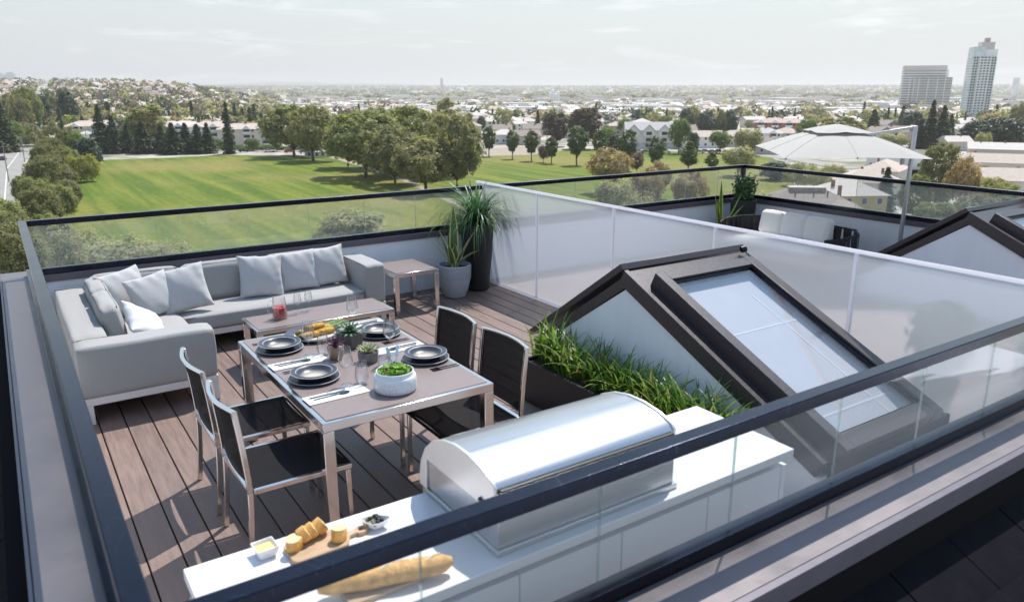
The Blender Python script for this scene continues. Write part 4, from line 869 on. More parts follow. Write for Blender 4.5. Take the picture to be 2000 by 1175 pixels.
# cantilever umbrella
um = thing('cantilever_umbrella', 'large pale square cantilever parasol on a grey pole', 'umbrella', (9.76, 5.35, 0))
def lo(p): return Vector(p) - Vector((9.76, 5.35, 0))
M_canopy = mk('canopy_cloth', (.46, .44, .41), .9, var=.03, scale=6, transl=.1); M_pole = mk('grey_pole', (.45, .46, .48), .35, metal=.6, var=.04)
A, Bc, Cc = Vector((7.86, 5.85, 1.62)), Vector((9.2, 4.78, 1.62)), Vector((9.28, 7.43, 1.62)); Dc = Bc + Cc - A; ctr = (Bc + Cc) / 2
def canopy(corners, apex, K, sag, name, par, bulge=.03):
    ring = []; cs = []
    for i in range(4):
        a, c = corners[i], corners[(i + 1) % 4]
        for q in range(8): u = q / 8; p = a.lerp(c, u); inn = math.sin(math.pi * (u * 2 % 1)) * sag; ring.append(p.lerp(ctr, inn) + Vector((0, 0, .012 * math.sin(math.pi * u))))
    m = MB(); nR = len(ring)
    for k in range(1, K + 1):
        u = k / K
        for p in ring: q = apex.lerp(p, u); q.z += bulge * math.sin(math.pi * u); m.v.append(tuple(lo(q)))
    m.v.append(tuple(lo(apex))); top = len(m.v) - 1
    for k in range(nR): m.f.append((top, k, (k + 1) % nR)); m.mi.append(0)
    for r in range(K - 1):
        for k in range(nR): m.f.append((r * nR + k, (r + 1) * nR + k, (r + 1) * nR + (k + 1) % nR, r * nR + (k + 1) % nR)); m.mi.append(0)
    return m.build(name, M_canopy, par, smooth=True), ring
apex = Vector((ctr.x, ctr.y, 1.95))
co, ring = canopy([A, Bc, Dc, Cc], apex, 6, .012, 'canopy', um)
k4 = .40; vc = [ctr.lerp(p, k4) for p in (A, Bc, Dc, Cc)]
for p in vc: p.z = 1.62 + .36 * (1 - k4) + .05
canopy(vc, apex + Vector((0, 0, .03)), 3, .05, 'vent_canopy', um, .008)
for i, p in enumerate(ring):
    if i % 4 == 0:
        q = apex.lerp(p, .985); qs = [lo(apex.lerp(p, u) + Vector((0, 0, .03 * math.sin(math.pi * u) - .02))) for u in (.06, .3, .6, .985)]; MB().tube(qs, .009, 6).build('rib', M_pole, um)
        MB().tube([lo(apex.lerp(p, u) + Vector((0, 0, .03 * math.sin(math.pi * u) + .001))) for u in (.4, .55, .7, .85, .99)], .004, 4).build('seam', mk('canopy_seam', (.5, .48, .46), .9, var=0), um)
MB().bar(lo((9.76, 5.35, .001)), lo((9.76, 5.35, 1.97)), .042, .055, up=(1, 0, 0)).build('pole', M_pole, um, bevel=.012)
MB().bar(lo((9.76, 5.35, 1.955)), lo((ctr.x + .12, ctr.y - .1, 1.80)), .03, .036).build('arm', M_pole, um, bevel=.006)
MB().tube([lo((ctr.x, ctr.y, 1.55)), lo((ctr.x, ctr.y, 1.99))], .02, 10).build('hub', M_pole, um)
MB().bar(lo((9.70, 5.43, 1.48)), lo((9.70, 5.43, 1.60)), .03, .06, up=(1, 0, 0)).build('crank_box', M_pole, um)
MB().box(-.4, .18, -.3, .3, .001, .06).build('base_plate', M_black, um, bevel=.005)
# ------------------------------------------------------------------ vegetation
def leaf_mesh(name, P, Nrm, S, mat, rg):
    n = len(P); P = np.asarray(P, np.float32); Nn = np.asarray(Nrm, np.float32) + rg.normal(0, .55, (n, 3)).astype(np.float32); Nn /= np.linalg.norm(Nn, axis=1, keepdims=True) + 1e-6
    a = np.cross(Nn, rg.normal(0, 1, (n, 3)).astype(np.float32)); a /= np.linalg.norm(a, axis=1, keepdims=True) + 1e-6; b = np.cross(Nn, a); S = np.asarray(S, np.float32)[:, None]
    V = np.stack([P - a * S - b * S * .55, P + a * S * .2 - b * S * .8, P + a * S + b * S * .5, P - a * S * .3 + b * S * .75], 1).reshape(-1, 3)
    me = bpy.data.meshes.new(name); me.vertices.add(4 * n); me.vertices.foreach_set('co', V.ravel()); me.loops.add(4 * n); me.loops.foreach_set('vertex_index', np.arange(4 * n, dtype=np.int32)); me.polygons.add(n); me.polygons.foreach_set('loop_start', np.arange(0, 4 * n, 4, dtype=np.int32))
    try: me.polygons.foreach_set('loop_total', np.full(n, 4, np.int32))
    except Exception: pass
    me.materials.append(mat); me.update(calc_edges=True); me.validate(); return me
def leafmat(name, col, var=.45, scale=.35, transl=.48):
    m = mk(name, col, .55, var=var, scale=scale, transl=transl, spec=.25); n = m.node_tree.nodes; l = m.node_tree.links; t = [q for q in n if q.type == 'BSDF_TRANSLUCENT'][0]
    x = n.new('ShaderNodeMix'); x.data_type = 'RGBA'; x.blend_type = 'MULTIPLY'; x.inputs['Factor'].default_value = 1; x.inputs['B'].default_value = (1.45, 1.4, .85, 1)   # light coming through a leaf is yellower than light off it
    l.new(t.inputs[0].links[0].from_socket, x.inputs['A']); l.new(x.outputs['Result'], t.inputs[0]); return m
LM = dict(maple=leafmat('maple_leaves', (0.24, 0.265, 0.10)), maple2=leafmat('maple_leaves_b', (0.285, 0.28, 0.125)), olive=leafmat('olive_leaves', (0.21, 0.215, 0.10)), spruce=leafmat('spruce_needles', (0.068, 0.105, 0.045), transl=.15), spruce2=leafmat('fir_needles', (0.09, 0.125, 0.055), transl=.15),
          young=leafmat('young_leaves', (0.116, 0.163, 0.054), transl=.2), tan=leafmat('tan_leaves', (0.372, 0.295, 0.171)), brown=leafmat('bronze_leaves', (0.132, 0.109, 0.085)), yellow=leafmat('yellow_green_leaves', (0.310, 0.310, 0.078)), pale=leafmat('pale_leaves', (0.341, 0.341, 0.186)), green=leafmat('green_leaves', (0.155, 0.217, 0.054)), plum=leafmat('plum_leaves', (0.202, 0.139, 0.139)), hedge=leafmat('hedge_leaves', (0.054, 0.085, 0.043), transl=.1))
M_bark = mk('bark', (.075, .06, .05), .9, var=.3, scale=2, bump=.6, bscale=8); M_twig = mk('grey_twigs', (.22, .19, .16), .9, var=.2, scale=1)
def wood(name, h, r, th, rg, limbs=7, spread=.6):
    b = MB(); b.tube([(0, 0, -.4), (0, 0, .05 * h), (.01 * h, 0, th * h), (.015 * h, .01 * h, .75 * h)], [r * 1.5, r, r * .8, r * .12], 9)
    for k in range(limbs):
        a = 6.283 * k / limbs + rg.uniform(-.3, .3); z0 = th * h * rg.uniform(.75, 1.5); L_ = h * rg.uniform(.28, .42); d = np.array([math.cos(a), math.sin(a)]) * spread
        b.tube([(0, 0, z0), (d[0] * L_ * .45, d[1] * L_ * .45, z0 + L_ * .35), (d[0] * L_, d[1] * L_, z0 + L_ * .95)], [r * .55, r * .36, r * .06], 6)
    return b.mesh(name, M_bark)
def blob_crown(name, h, rx, z0, z1, nleaf, leaf, mat, seed, shape='round', nb=46, bs=.30):
    rg = np.random.default_rng(seed); P = []; Nn = []; zc = (z0 + z1) / 2; rz = (z1 - z0) / 2; C_ = []; Rr = []
    for k in range(nb):
        while True:
            p = rg.uniform(-1, 1, 3); q = np.linalg.norm(p)
            if q < 1 and q > .25: break
        p = p / q * (q ** .45) * .8
        f = 1.0
        if shape == 'cone': f = max(.12, (1 - (p[2] + 1) / 2) ** .8 * 1.25); 
        if shape == 'flame': f = max(.15, math.sin(math.pi * min(1, max(0, .14 + .86 * (1 - (p[2] + 1) / 2))) ** .9) * 1.05) if p[2] > -.6 else .75
        if shape == 'dome': f = (1.12 if p[2] < .2 else 1.0) * (1 + .16 * math.sin(3 * math.atan2(p[1], p[0]) + seed) + .1 * math.sin(5 * math.atan2(p[1], p[0])))
        C_.append((p[0] * rx * f, p[1] * rx * f, zc + p[2] * rz)); Rr.append(rx * bs * rg.uniform(.75, 1.35) * (.55 + .45 * f))
    C_ = np.array(C_); Rr = np.array(Rr); w = Rr ** 2; w /= w.sum(); idx = rg.choice(nb, nleaf, p=w)
    d = rg.normal(0, 1, (nleaf, 3)); oc = C_[idx] - np.array([0, 0, zc]); oc /= np.linalg.norm(oc, axis=1, keepdims=True) + 1e-6; d += .55 * oc; d[:, 2] += .55; d /= np.linalg.norm(d, axis=1, keepdims=True); rad = Rr[idx] * (rg.uniform(.5, 1.15, nleaf) + .5 * (rg.random(nleaf) < .12))
    P = C_[idx] + d * rad[:, None] * np.array([1, 1, .8]); out = P - np.array([0, 0, zc]); out /= np.linalg.norm(out, axis=1, keepdims=True) + 1e-6
    return leaf_mesh(name, P, d * .7 + out * .4 + np.array([0, 0, .7]), leaf * rg.uniform(.6, 1.3, nleaf), mat, rg)
def conifer_crown(name, h, r, z0, mat, seed, n, leaf, dense=1.0):
    rg = np.random.default_rng(seed); P = []; Nn = []; S = []
    tiers = int(h * 1.3)
    per = max(5, n // (tiers * 8))
    for t in range(tiers):
        u = (t + rg.uniform(-.3, .3)) / tiers; u = min(.99, max(0, u)); zz = z0 + (h - z0) * u; L_ = r * (1 - u) ** .85 * rg.uniform(.78, 1.15) + .12
        for k in range(per + int(3 * (1 - u))):
            a = rg.uniform(0, 6.283); Lb = L_ * rg.uniform(.7, 1.1); up = rg.uniform(-.05, .2)
            for q in range(8):
                v = (q + rg.random()) / 8; w = (1 - v) * .28 * Lb * rg.normal(0, .6)
                x = math.cos(a) * Lb * v - math.sin(a) * w; y = math.sin(a) * Lb * v + math.cos(a) * w; z = zz + up * Lb * v - .34 * Lb * v * v + rg.normal(0, .08)
                P.append((x, y, z)); Nn.append((math.cos(a) * .4, math.sin(a) * .4, .9)); S.append(leaf * rg.uniform(.6, 1.3) * (1 - .3 * v))
    return leaf_mesh(name, P, Nn, S, mat, rg)
PROTO = {}
def proto(kind):
    if kind in PROTO: return PROTO[kind]
    rg = random.Random(kind); sd_ = sum(map(ord, kind))
    v = dict(
        maple=lambda: (wood('trunk', 20, .55, .16, rg, 9, .75), blob_crown('crown', 20, 10.4, 2.6, 20.5, 10500, .40, LM['maple'], sd_, 'dome', 170, .145)),
        maple2=lambda: (wood('trunk', 20, .5, .18, rg, 8, .7), blob_crown('crown', 20, 9.4, 2.8, 20.5, 9500, .40, LM['maple2'], sd_, 'dome', 150, .155)),
        maple3=lambda: (wood('trunk', 20, .5, .15, rg, 8, .8), blob_crown('crown', 20, 10.4, 2.2, 20, 10500, .40, LM['olive'], sd_, 'dome', 160, .15)),
        near=lambda: (wood('trunk', 12, .3, .2, rg, 8, .7), blob_crown('crown', 12, 6, .8, 12, 18000, .19, LM['olive'], sd_, 'round', 190, .15)),
        near2=lambda: (wood('trunk', 12, .3, .2, rg, 8, .7), blob_crown('crown', 12, 5.5, .8, 12, 17000, .19, LM['maple'], sd_, 'round', 180, .155)),
        shrubp=lambda: (wood('trunk', 5, .12, .15, rg, 7, .9), blob_crown('crown', 5, 4.2, .2, 5, 7000, .15, LM['pale'], sd_, 'dome', 60, .22)),
        shruby=lambda: (wood('trunk', 6, .12, .15, rg, 7, .9), blob_crown('crown', 6, 4.0, .1, 6.2, 8000, .17, LM['yellow'], sd_, 'dome', 60, .24)),
        tan=lambda: (wood('trunk', 12, .25, .2, rg, 8, .7), blob_crown('crown', 12, 5.8, 2.4, 12, 7000, .26, LM['tan'], sd_, 'dome', 120, .17)),
        brown=lambda: (wood('trunk', 20, .5, .12, rg, 8, .6), blob_crown('crown', 20, 8, 2, 20.5, 8000, .42, LM['brown'], sd_, 'round', 130, .16)),
        plum=lambda: (wood('trunk', 8, .2, .2, rg, 7, .7), blob_crown('crown', 8, 4, 1.5, 8, 3500, .24, LM['plum'], sd_, 'round', 40, .3)),
        round=lambda: (wood('trunk', 10, .25, .2, rg, 7, .7), blob_crown('crown', 10, 5, 2.2, 10.2, 4500, .28, LM['green'], sd_, 'round', 44, .29)),
        roundp=lambda: (wood('trunk', 10, .25, .2, rg, 7, .7), blob_crown('crown', 10, 5, 2.0, 10.2, 4500, .28, LM['pale'], sd_, 'round', 44, .29)),
        roundm=lambda: (wood('trunk', 10, .25, .2, rg, 7, .7), blob_crown('crown', 10, 5, 2.0, 10.2, 4000, .30, LM['olive'], sd_, 'round', 40, .29)),
        tally=lambda: (wood('trunk', 18, .35, .2, rg, 7, .4), blob_crown('crown', 18, 4.5, 3, 18.5, 5000, .38, LM['maple2'], sd_, 'round', 44, .33)),
        flame=lambda: (wood('trunk', 13, .22, .2, rg, 6, .3), blob_crown('crown', 13, 3.2, 2.4, 13.4, 5000, .28, LM['young'], sd_, 'flame', 110, .22)),
        flame2=lambda: (wood('trunk', 13, .2, .2, rg, 6, .3), blob_crown('crown', 13, 3.0, 1.6, 13.4, 4500, .28, LM['green'], sd_, 'cone', 60, .30)),
        spruce=lambda: (MB().tube([(0, 0, -.4), (0, 0, 20)], [.38, .03], 8).mesh('trunk', M_bark), conifer_crown('crown', 20.5, 4.6, .6, LM['spruce'], sd_, 7000, .46)),
        spruce2=lambda: (MB().tube([(0, 0, -.4), (0, 0, 20)], [.38, .03], 8).mesh('trunk', M_bark), conifer_crown('crown', 20.5, 4.2, .8, LM['spruce2'], sd_, 6500, .46)),
        tall=lambda: (MB().tube([(0, 0, -.4), (0, 0, 20)], [.38, .03], 8).mesh('trunk', M_bark), conifer_crown('crown', 20.5, 2.9, .4, LM['spruce'], sd_, 8000, .42)),
        hedge=lambda: (wood('trunk', 10, .3, .1, rg, 6, .4), blob_crown('crown', 10, 3.6, .2, 10.3, 5000, .30, LM['hedge'], sd_, 'round', 60, .33)),
        lowhedge=lambda: (wood('trunk', 3, .12, .1, rg, 6, .6), blob_crown('crown', 3, 3, .1, 3.1, 3000, .18, LM['green'], sd_, 'dome', 50, .28)),
    )[kind]()
    PROTO[kind] = v; return v
BASEH = dict(maple=20, maple2=20, maple3=20, near=12, near2=12, shrubp=5, shruby=6, tan=12, brown=20, plum=8, round=10, roundp=10, roundm=10, tally=18, flame=13, flame2=13, spruce=20, spruce2=20, tall=20, hedge=10, lowhedge=3)
BASER = dict(maple=10.5, maple2=9.8, maple3=10.5, near=6.2, near2=5.7, shrubp=4.2, shruby=4, tan=5.8, brown=8, plum=4, round=5, roundp=5, roundm=5, tally=4.5, flame=3.0, flame2=2.8, spruce=4.6, spruce2=4.2, tall=2.9, hedge=3.6, lowhedge=3)
def tree(kind, x, y, h, w, name, label, group=None, rz=None):
    "h and w in metres"
    tk, cr = proto(kind); t = thing(name, label, 'tree' if 'shrub' not in name and 'hedge' not in name else 'shrub', (x, y, terrain(x, y)), rnd.uniform(0, 6.28) if rz is None else rz, group)
    s = h / BASEH[kind]; sx = (w / 2) / BASER[kind]; t.scale = (sx, sx, s); child('trunk', tk, t); child('crown', cr, t); return t
def ptree(kind, px, base, top, w, name, label, group=None):
    x, y = G(px, base); d = math.hypot(x, y); k = (base - 177) / 26.4
    return tree(kind, x, y, (base - top) / k, w / k, name, label, group)
GP = 'big maples along the park path'
for kind, px, b_, t_, w, lab in (('maple', 575, 306, 200, 135, 'big maple at the far park edge, left of the pair'), ('maple2', 612, 315, 203, 105, 'big maple at the far park edge, right of the pair'), ('maple', 715, 347, 214, 165, 'broad maple with its shadow across the lawn, left of the three in front'),
        ('maple3', 772, 361, 238, 130, 'maple between the other two front ones by the path'), ('maple2', 832, 376, 262, 140, 'maple nearest the railing, with a short forked trunk'), ('maple3', 893, 372, 214, 120, 'tall maple at the right end of the clump'), ('maple', 800, 338, 203, 150, 'tall maple behind the front three'), ('maple3', 680, 328, 214, 95, 'maple in the second row, left'), ('maple2', 868, 345, 215, 120, 'maple in the second row, right'), ('maple', 742, 328, 206, 120, 'maple at the back of the clump')):
    ptree(kind, px, b_, t_, w, 'maple_tree', lab, GP)
ptree('tally', 872, 268, 188, 36, 'poplar_tree', 'pale tall tree rising above the maple clump')
for i, (kind, px, b_, t_, w) in enumerate((('spruce', 202, 301, 206, 54), ('spruce2', 226, 301, 226, 50), ('spruce', 252, 300, 244, 44), ('spruce', 282, 301, 238, 62), ('spruce2', 318, 300, 246, 50), ('spruce', 340, 302, 240, 64), ('spruce2', 366, 300, 240, 50), ('spruce', 388, 301, 243, 54), ('spruce', 408, 300, 240, 46))):
    ptree(kind, px, b_, t_, w, 'spruce_tree', 'dark spruce in the row at the far lawn edge, number %s from the left' % ['one', 'two', 'three', 'four', 'five', 'six', 'seven', 'eight', 'nine'][i], 'spruces along the far lawn edge')
ptree('tall', 449, 301, 199, 32, 'spruce_tree', 'tall narrow spruce standing alone left of the maples')
ptree('tally', 297, 286, 205, 66, 'poplar_tree', 'pale rounded tree rising behind the spruce row'); ptree('round', 268, 286, 228, 34, 'street_tree', 'green tree squeezed behind the spruce row')
for px, b_, t_, w in ((495, 295, 270, 30), (540, 296, 268, 26), (425, 295, 272, 22)): ptree('round', px, b_, t_, w, 'street_tree', 'small round tree on the street behind the lawn', 'small trees on the park street')
for i, px in enumerate(range(415, 660, 26)): ptree('lowhedge', px, 293, 284, 30, 'hedge_shrub', 'clipped green hedge piece along the park street', 'hedge along the park street')
for i, (px, b_, t_, w) in enumerate(((955, 306, 246, 30), (1001, 311, 252, 27), (1038, 315, 253, 30), (1077, 320, 266, 28), (1126, 323, 243, 42), (1171, 322, 251, 32), (1225, 334, 250, 36), (1280, 338, 263, 34))):
    ptree('flame', px, b_, t_, w, 'columnar_tree', 'young upright tree on the right lawn, %s from the left' % ['first', 'second', 'third', 'fourth', 'fifth', 'sixth', 'seventh', 'eighth'][i], 'row of young upright trees')
ptree('plum', 1061, 318, 283, 26, 'plum_tree', 'small reddish tree between two young upright trees'); ptree('plum', 1243, 340, 296, 28, 'plum_tree', 'purple-leaved small tree beside a tall upright tree')
ptree('flame2', 1344, 332, 272, 38, 'cypress_tree', 'bright green conical tree by the right lawn edge'); ptree('flame2', 1389, 332, 294, 30, 'cypress_tree', 'small bright conical tree right of the taller one')
ptree('brown', 1086, 286, 214, 62, 'beech_tree', 'dark bronze tree, left of the big pair'); ptree('brown', 1142, 291, 204, 74, 'beech_tree', 'dark bronze tree, right and larger of the big pair')
ptree('spruce', 1050, 268, 214, 24, 'spruce_tree', 'dark pointed conifer left of the bronze trees')
ptree('tan', 1190, 378, 285, 84, 'hawthorn_tree', 'tan flowering tree in front of the young row'); ptree('tan', 1285, 388, 310, 50, 'hawthorn_tree', 'small tan tree right of the larger tan one')
ptree('round', 1406, 299, 256, 44, 'street_tree', 'neat round tree by the parked cars'); ptree('roundp', 1460, 304, 248, 54, 'street_tree', 'pale round tree right of the neat one'); ptree('roundp', 1441, 345, 283, 68, 'street_tree', 'broad pale tree behind the terrace corner'); ptree('hedge', 1512, 352, 314, 62, 'hedge_shrub', 'domed dark hedge under the parasol'); ptree('hedge', 1545, 352, 322, 40, 'hedge_shrub', 'smaller domed hedge under the parasol')
ptree('round', 1325, 300, 232, 44, 'street_tree', 'lanky green tree at the end of the townhouses'); ptree('hedge', 1352, 303, 258, 26, 'street_tree', 'dark slim tree behind the conical one'); ptree('round', 1187, 298, 250, 34, 'street_tree', 'yellowish green tree left of the townhouses'); ptree('hedge', 1200, 305, 262, 28, 'street_tree', 'dark small tree left of the townhouses')
# left side
GL = 'trees along the avenue'
for kind, px, b_, t_, w, lab in (('spruce2', 12, 300, 196, 74, 'dark conifer mass at the left picture edge'), ('maple3', 38, 282, 182, 66, 'dense olive tree left of the avenue, behind the dark conifer'), ('maple', 62, 268, 178, 60, 'olive tree with pale top left of the avenue'), ('spruce2', 46, 286, 222, 34, 'slim conifer by the avenue verge'), ('hedge', 88, 262, 196, 36, 'deep green tree at the head of the avenue'), ('round', 24, 296, 240, 50, 'low green tree on the avenue verge, left edge'),
        ('flame2', 72, 268, 220, 26, 'upright light green tree, nearest of the avenue row'), ('flame2', 84, 258, 208, 20, 'upright light green tree, second of the avenue row'), ('flame2', 93, 250, 204, 18, 'upright light green tree, third of the avenue row'), ('flame2', 102, 243, 200, 18, 'upright light green tree, last of the avenue row'), ('hedge', 141, 262, 188, 34, 'dark green tree across the avenue'), ('maple3', 128, 250, 186, 34, 'pale olive tree across the avenue'), ('spruce', 128, 292, 228, 20, 'slim dark tree right of the avenue'),
        ('maple3', 120, 318, 232, 62, 'grey olive tree on the lawn corner'), ('near', 108, 345, 262, 70, 'leafy tree overhanging the sidewalk'), ('round', 152, 318, 258, 40, 'green tree beside the columnar cypresses')):
    ptree(kind, px, b_, t_, w, 'avenue_tree', lab, GL)
for kind, px, b_, t_, w, lab in (('near', 108, 395, 296, 104, 'big leafy tree in front of the lawn corner'), ('near2', 78, 425, 338, 76, 'leafy tree over the avenue, left of the lawn'), ('near', 86, 470, 356, 100, 'large olive tree behind the railing corner'), ('near2', 5, 500, 372, 130, 'leafy tree at the left edge above the parapet'), ('near', 96, 352, 275, 66, 'grey green tree in the belt left of the lawn'), ('near2', 58, 402, 336, 62, 'low leafy tree beside the avenue sidewalk'), ('near', 132, 412, 346, 70, 'leafy tree bordering the near lawn edge'), ('near', 38, 474, 398, 88, 'leafy tree in the belt above the parapet end'), ('near2', 104, 505, 408, 100, 'broad leafy tree touching the railing corner'), ('near2', 10, 560, 446, 110, 'leafy tree low at the left edge'), ('near', 76, 378, 306, 56, 'slender leafy tree between the avenue and the shrubs'), ('near2', 138, 348, 282, 56, 'small leafy tree behind the yellow shrub'), ('near', 2, 450, 384, 80, 'leafy tree at the left edge beside the avenue'), ('near2', 118, 436, 352, 84, 'leafy tree at the near lawn corner'), ('near', 45, 540, 402, 110, 'tall leafy tree behind the railing corner post'), ('near', 30, 610, 420, 170, 'close green tree just beyond the parapet, bottom left'), ('near2', 118, 560, 452, 100, 'leafy crown seen through the left end of the glass')):
    ptree(kind, px, b_, t_, w, 'broadleaf_tree', lab, 'near trees on the left')
ptree('shruby', 158, 356, 300, 62, 'flowering_shrub', 'big rounded yellow-green shrub at the lawn edge'); ptree('hedge', 178, 335, 268, 40, 'cypress_shrub', 'dark columnar shrub, taller of the group by the lawn'); ptree('hedge', 192, 322, 284, 22, 'cypress_shrub', 'dark columnar shrub nearest the lawn'); ptree('hedge', 160, 330, 272, 30, 'cypress_shrub', 'dark columnar shrub behind the yellow one')
GS = 'pale shrubs below the terrace'
for i, (px, b_, t_, w) in enumerate(((690, 474, 408, 130), (645, 480, 446, 70), (165, 560, 446, 150), (255, 585, 458, 150), (345, 600, 474, 150), (440, 610, 496, 120), (1010, 470, 396, 90), (905, 470, 412, 80), (1250, 470, 382, 90), (1160, 480, 398, 90), (1320, 470, 392, 100), (1400, 470, 388, 80), (1480, 450, 372, 90), (1570, 365, 318, 80), (1620, 372, 322, 70), (1660, 378, 340, 50))):
    ptree('shrubp' if i % 3 else 'roundp', px, b_, t_, w, 'garden_shrub', ['pale shrub seen through the glass above the side table', 'low pale shrub left of the larger one behind the glass', 'pale shrub behind the left end of the glass railing', 'pale shrub behind the sofa back, far left', 'pale shrub behind the glass over the sofa corner', 'pale shrub behind the middle of the sofa', 'pale round shrub seen through the frosted top', 'pale shrub behind the fountain grass', 'shrub below the railing near the terrace corner', 'shrub below the railing left of the corner', 'shrub low behind the corner glass', 'shrub behind the snake plant leaves', 'shrub behind the corner planter', 'pale shrub below the parasol, left', 'pale shrub below the parasol, middle', 'pale shrub below the parasol, right'][i], GS)
ptree('tan', 1342, 430, 326, 70, 'bare_tree', 'thin greyish tree behind the corner glass'); ptree('tan', 1262, 425, 322, 66, 'hawthorn_tree', 'tan tree behind the dark rail near the corner'); ptree('roundp', 1200, 440, 345, 80, 'street_tree', 'pale tree behind the dark rail, below the tan one')
# right side
for kind, px, b_, t_, w, lab in (('spruce2', 1702, 272, 213, 52, 'grey green conifer behind the parasol top'), ('spruce', 1758, 262, 206, 30, 'dark conifer below the office block, left'), ('hedge', 1778, 268, 216, 46, 'dark rounded tree below the office block'), ('spruce', 1812, 290, 196, 48, 'tallest dark conifer below the office block'), ('spruce', 1834, 292, 206, 52, 'dark conifer right of the tallest one'), ('tall', 1793, 290, 232, 44, 'brownish conifer behind the umbrella pole'), ('spruce2', 1851, 285, 222, 34, 'conifer at the right end of the dark group'), ('hedge', 1905, 292, 234, 62, 'dark hedge-like tree below the tower, left'), ('hedge', 1935, 290, 228, 60, 'dark hedge-like tree below the tower, middle'), ('hedge', 1966, 292, 230, 64, 'dark hedge-like tree below the tower, right'),
        ('maple3', 1992, 262, 192, 50, 'dark tree at the right picture edge'), ('roundp', 1916, 304, 256, 30, 'light fluffy tree in front of the dark hedge trees'), ('maple2', 1640, 300, 226, 110, 'large light green tree hidden behind the parasol'), ('round', 1572, 282, 232, 40, 'green tree left of the parasol top'), ('near', 1828, 412, 268, 96, 'big olive tree right of the umbrella pole'), ('tan', 1872, 425, 300, 66, 'tan blossoming tree right of the big olive one'), ('near2', 1780, 430, 330, 70, 'leafy tree behind the umbrella pole'), ('spruce2', 1722, 430, 324, 66, 'pine standing behind the rail by the yellow house'), ('near', 1910, 378, 318, 60, 'olive bush tree before the tan roofs'), ('shruby', 1940, 390, 345, 76, 'bright green rounded hedge at the right'), ('near2', 1985, 440, 372, 90, 'leafy shrub behind the right rail'), ('near', 1905, 460, 372, 110, 'leafy trees below the right rail'), ('near2', 1820, 470, 385, 100, 'leafy tree low behind the right rail'), ('roundp', 1740, 300, 258, 60, 'pale tree behind the umbrella arm'), ('hedge', 1958, 420, 384, 60, 'dark low tree right of the rail corner')):
    ptree(kind, px, b_, t_, w, 'garden_tree', lab, 'trees in the gardens on the right')
for i in range(22):
    px = 1335 + (i * 37 % 96); b_ = 266 - (i % 5) * 3; ptree(('spruce', 'hedge', 'spruce2', 'roundm')[i % 4], px, b_, b_ - 30 - (i * 13 % 22), 18 + (i * 7 % 12), 'copse_tree', '%s %s in the copse behind the townhouses, %s part' % (('tall', 'lower')[i * 13 % 22 < 11], ('dark spruce', 'dark rounded tree', 'greyish fir', 'olive tree')[i % 4], ('left', 'middle', 'right')[min(2, (px - 1335) // 32)]), 'copse behind the townhouses')
# ------------------------------------------------------------------ houses
RC = dict(tan=mk('roof_tan', (.47, .39, .33), .85, var=.12, scale=1.2), pale=mk('roof_pale', (.53, .485, .44), .85, var=.1, scale=1.2), rosy=mk('roof_rosy', (.44, .33, .29), .85, var=.14, scale=1.2), brown=mk('roof_brown', (.26, .215, .185), .85, var=.18, scale=1.5), grey=mk('roof_grey', (.42, .40, .39), .85, var=.12, scale=1.2), white=mk('roof_white', (.76, .74, .70), .8, var=.06, scale=.5))
WC = dict(cream=mk('wall_cream', (.70, .63, .53), .8, var=.05), white=mk('wall_white', (.76, .74, .71), .8, var=.04), yellow=mk('wall_yellow', (.60, .48, .22), .8, var=.05), beige=mk('wall_beige', (.58, .52, .46), .8, var=.05), brick=mk('wall_brick', (.33, .16, .11), .85, var=.2))
M_win = mk('house_window', (.05, .06, .07), .15, var=0); M_chim = mk('brick_chimney', (.26, .12, .09), .85, var=.2, scale=6)
def roof_geo(b, w, l, h, rh, hip, ov=.5):
    a, c = w / 2 + ov, l / 2 + ov; e = h - .15; k = min(a, c) if hip else 0
    if w >= l: r0, r1 = (-a + (c if hip else 0), 0), (a - (c if hip else 0), 0)
    else: r0, r1 = (0, -c + (a if hip else 0)), (0, c - (a if hip else 0))
    vs = [(-a, -c, e), (a, -c, e), (a, c, e), (-a, c, e), (*r0, h + rh), (*r1, h + rh)]
    fs = [(0, 1, 5, 4), (2, 3, 4, 5), (1, 2, 5), (3, 0, 4)] if w >= l else [(0, 1, 4), (1, 2, 5, 4), (2, 3, 5), (3, 0, 4, 5)]
    b.add(vs, fs + [(3, 2, 1, 0)])
def small_house(w, l, h, rh, hip, wm, rm):
    b = MB(); b.cur = 0; b.box(-w / 2, w / 2, -l / 2, l / 2, -3, h); b.cur = 1; roof_geo(b, w, l, h, rh, hip); b.cur = 2
    for fl in range(2):
        for i in range(3):
            x = -w / 2 + w * (i + .5) / 3; z = .8 + fl * 2.8
            if z + 1.3 > h: continue
            for s in (-1, 1): b.box(x - .7, x + .7, s * l / 2 - .03, s * l / 2 + .03, z, z + 1.3)
        for s in (-1, 1):
            if .8 + fl * 2.8 + 1.3 < h: b.box(s * w / 2 - .03, s * w / 2 + .03, -.9, .9, .8 + fl * 2.8, 2.1 + fl * 2.8)
    b.cur = 3; b.box(w * .2, w * .2 + .8, -.4, .4, h, h + rh + .9)
    return b.mesh('house', [WC[wm], RC[rm], M_win, M_chim])
HM = []
for i, (w, l, h, rh, hip, wm, rm) in enumerate(((13, 10, 5.6, 2.4, True, 'cream', 'tan'), (12, 10, 5.8, 2.6, True, 'white', 'rosy'), (14, 11, 5.4, 2.2, True, 'white', 'pale'), (11, 10, 5.6, 2.8, False, 'beige', 'brown'), (12, 9, 3.4, 2.4, False, 'white', 'grey'), (15, 10, 5.6, 2.3, True, 'cream', 'pale'), (12, 11, 5.8, 2.5, True, 'beige', 'tan'))):
    HM.append((small_house(w, l, h, rh, hip, wm, rm), 'two-storey' if h > 4 else 'low', wm, rm))
rg = random.Random(11)
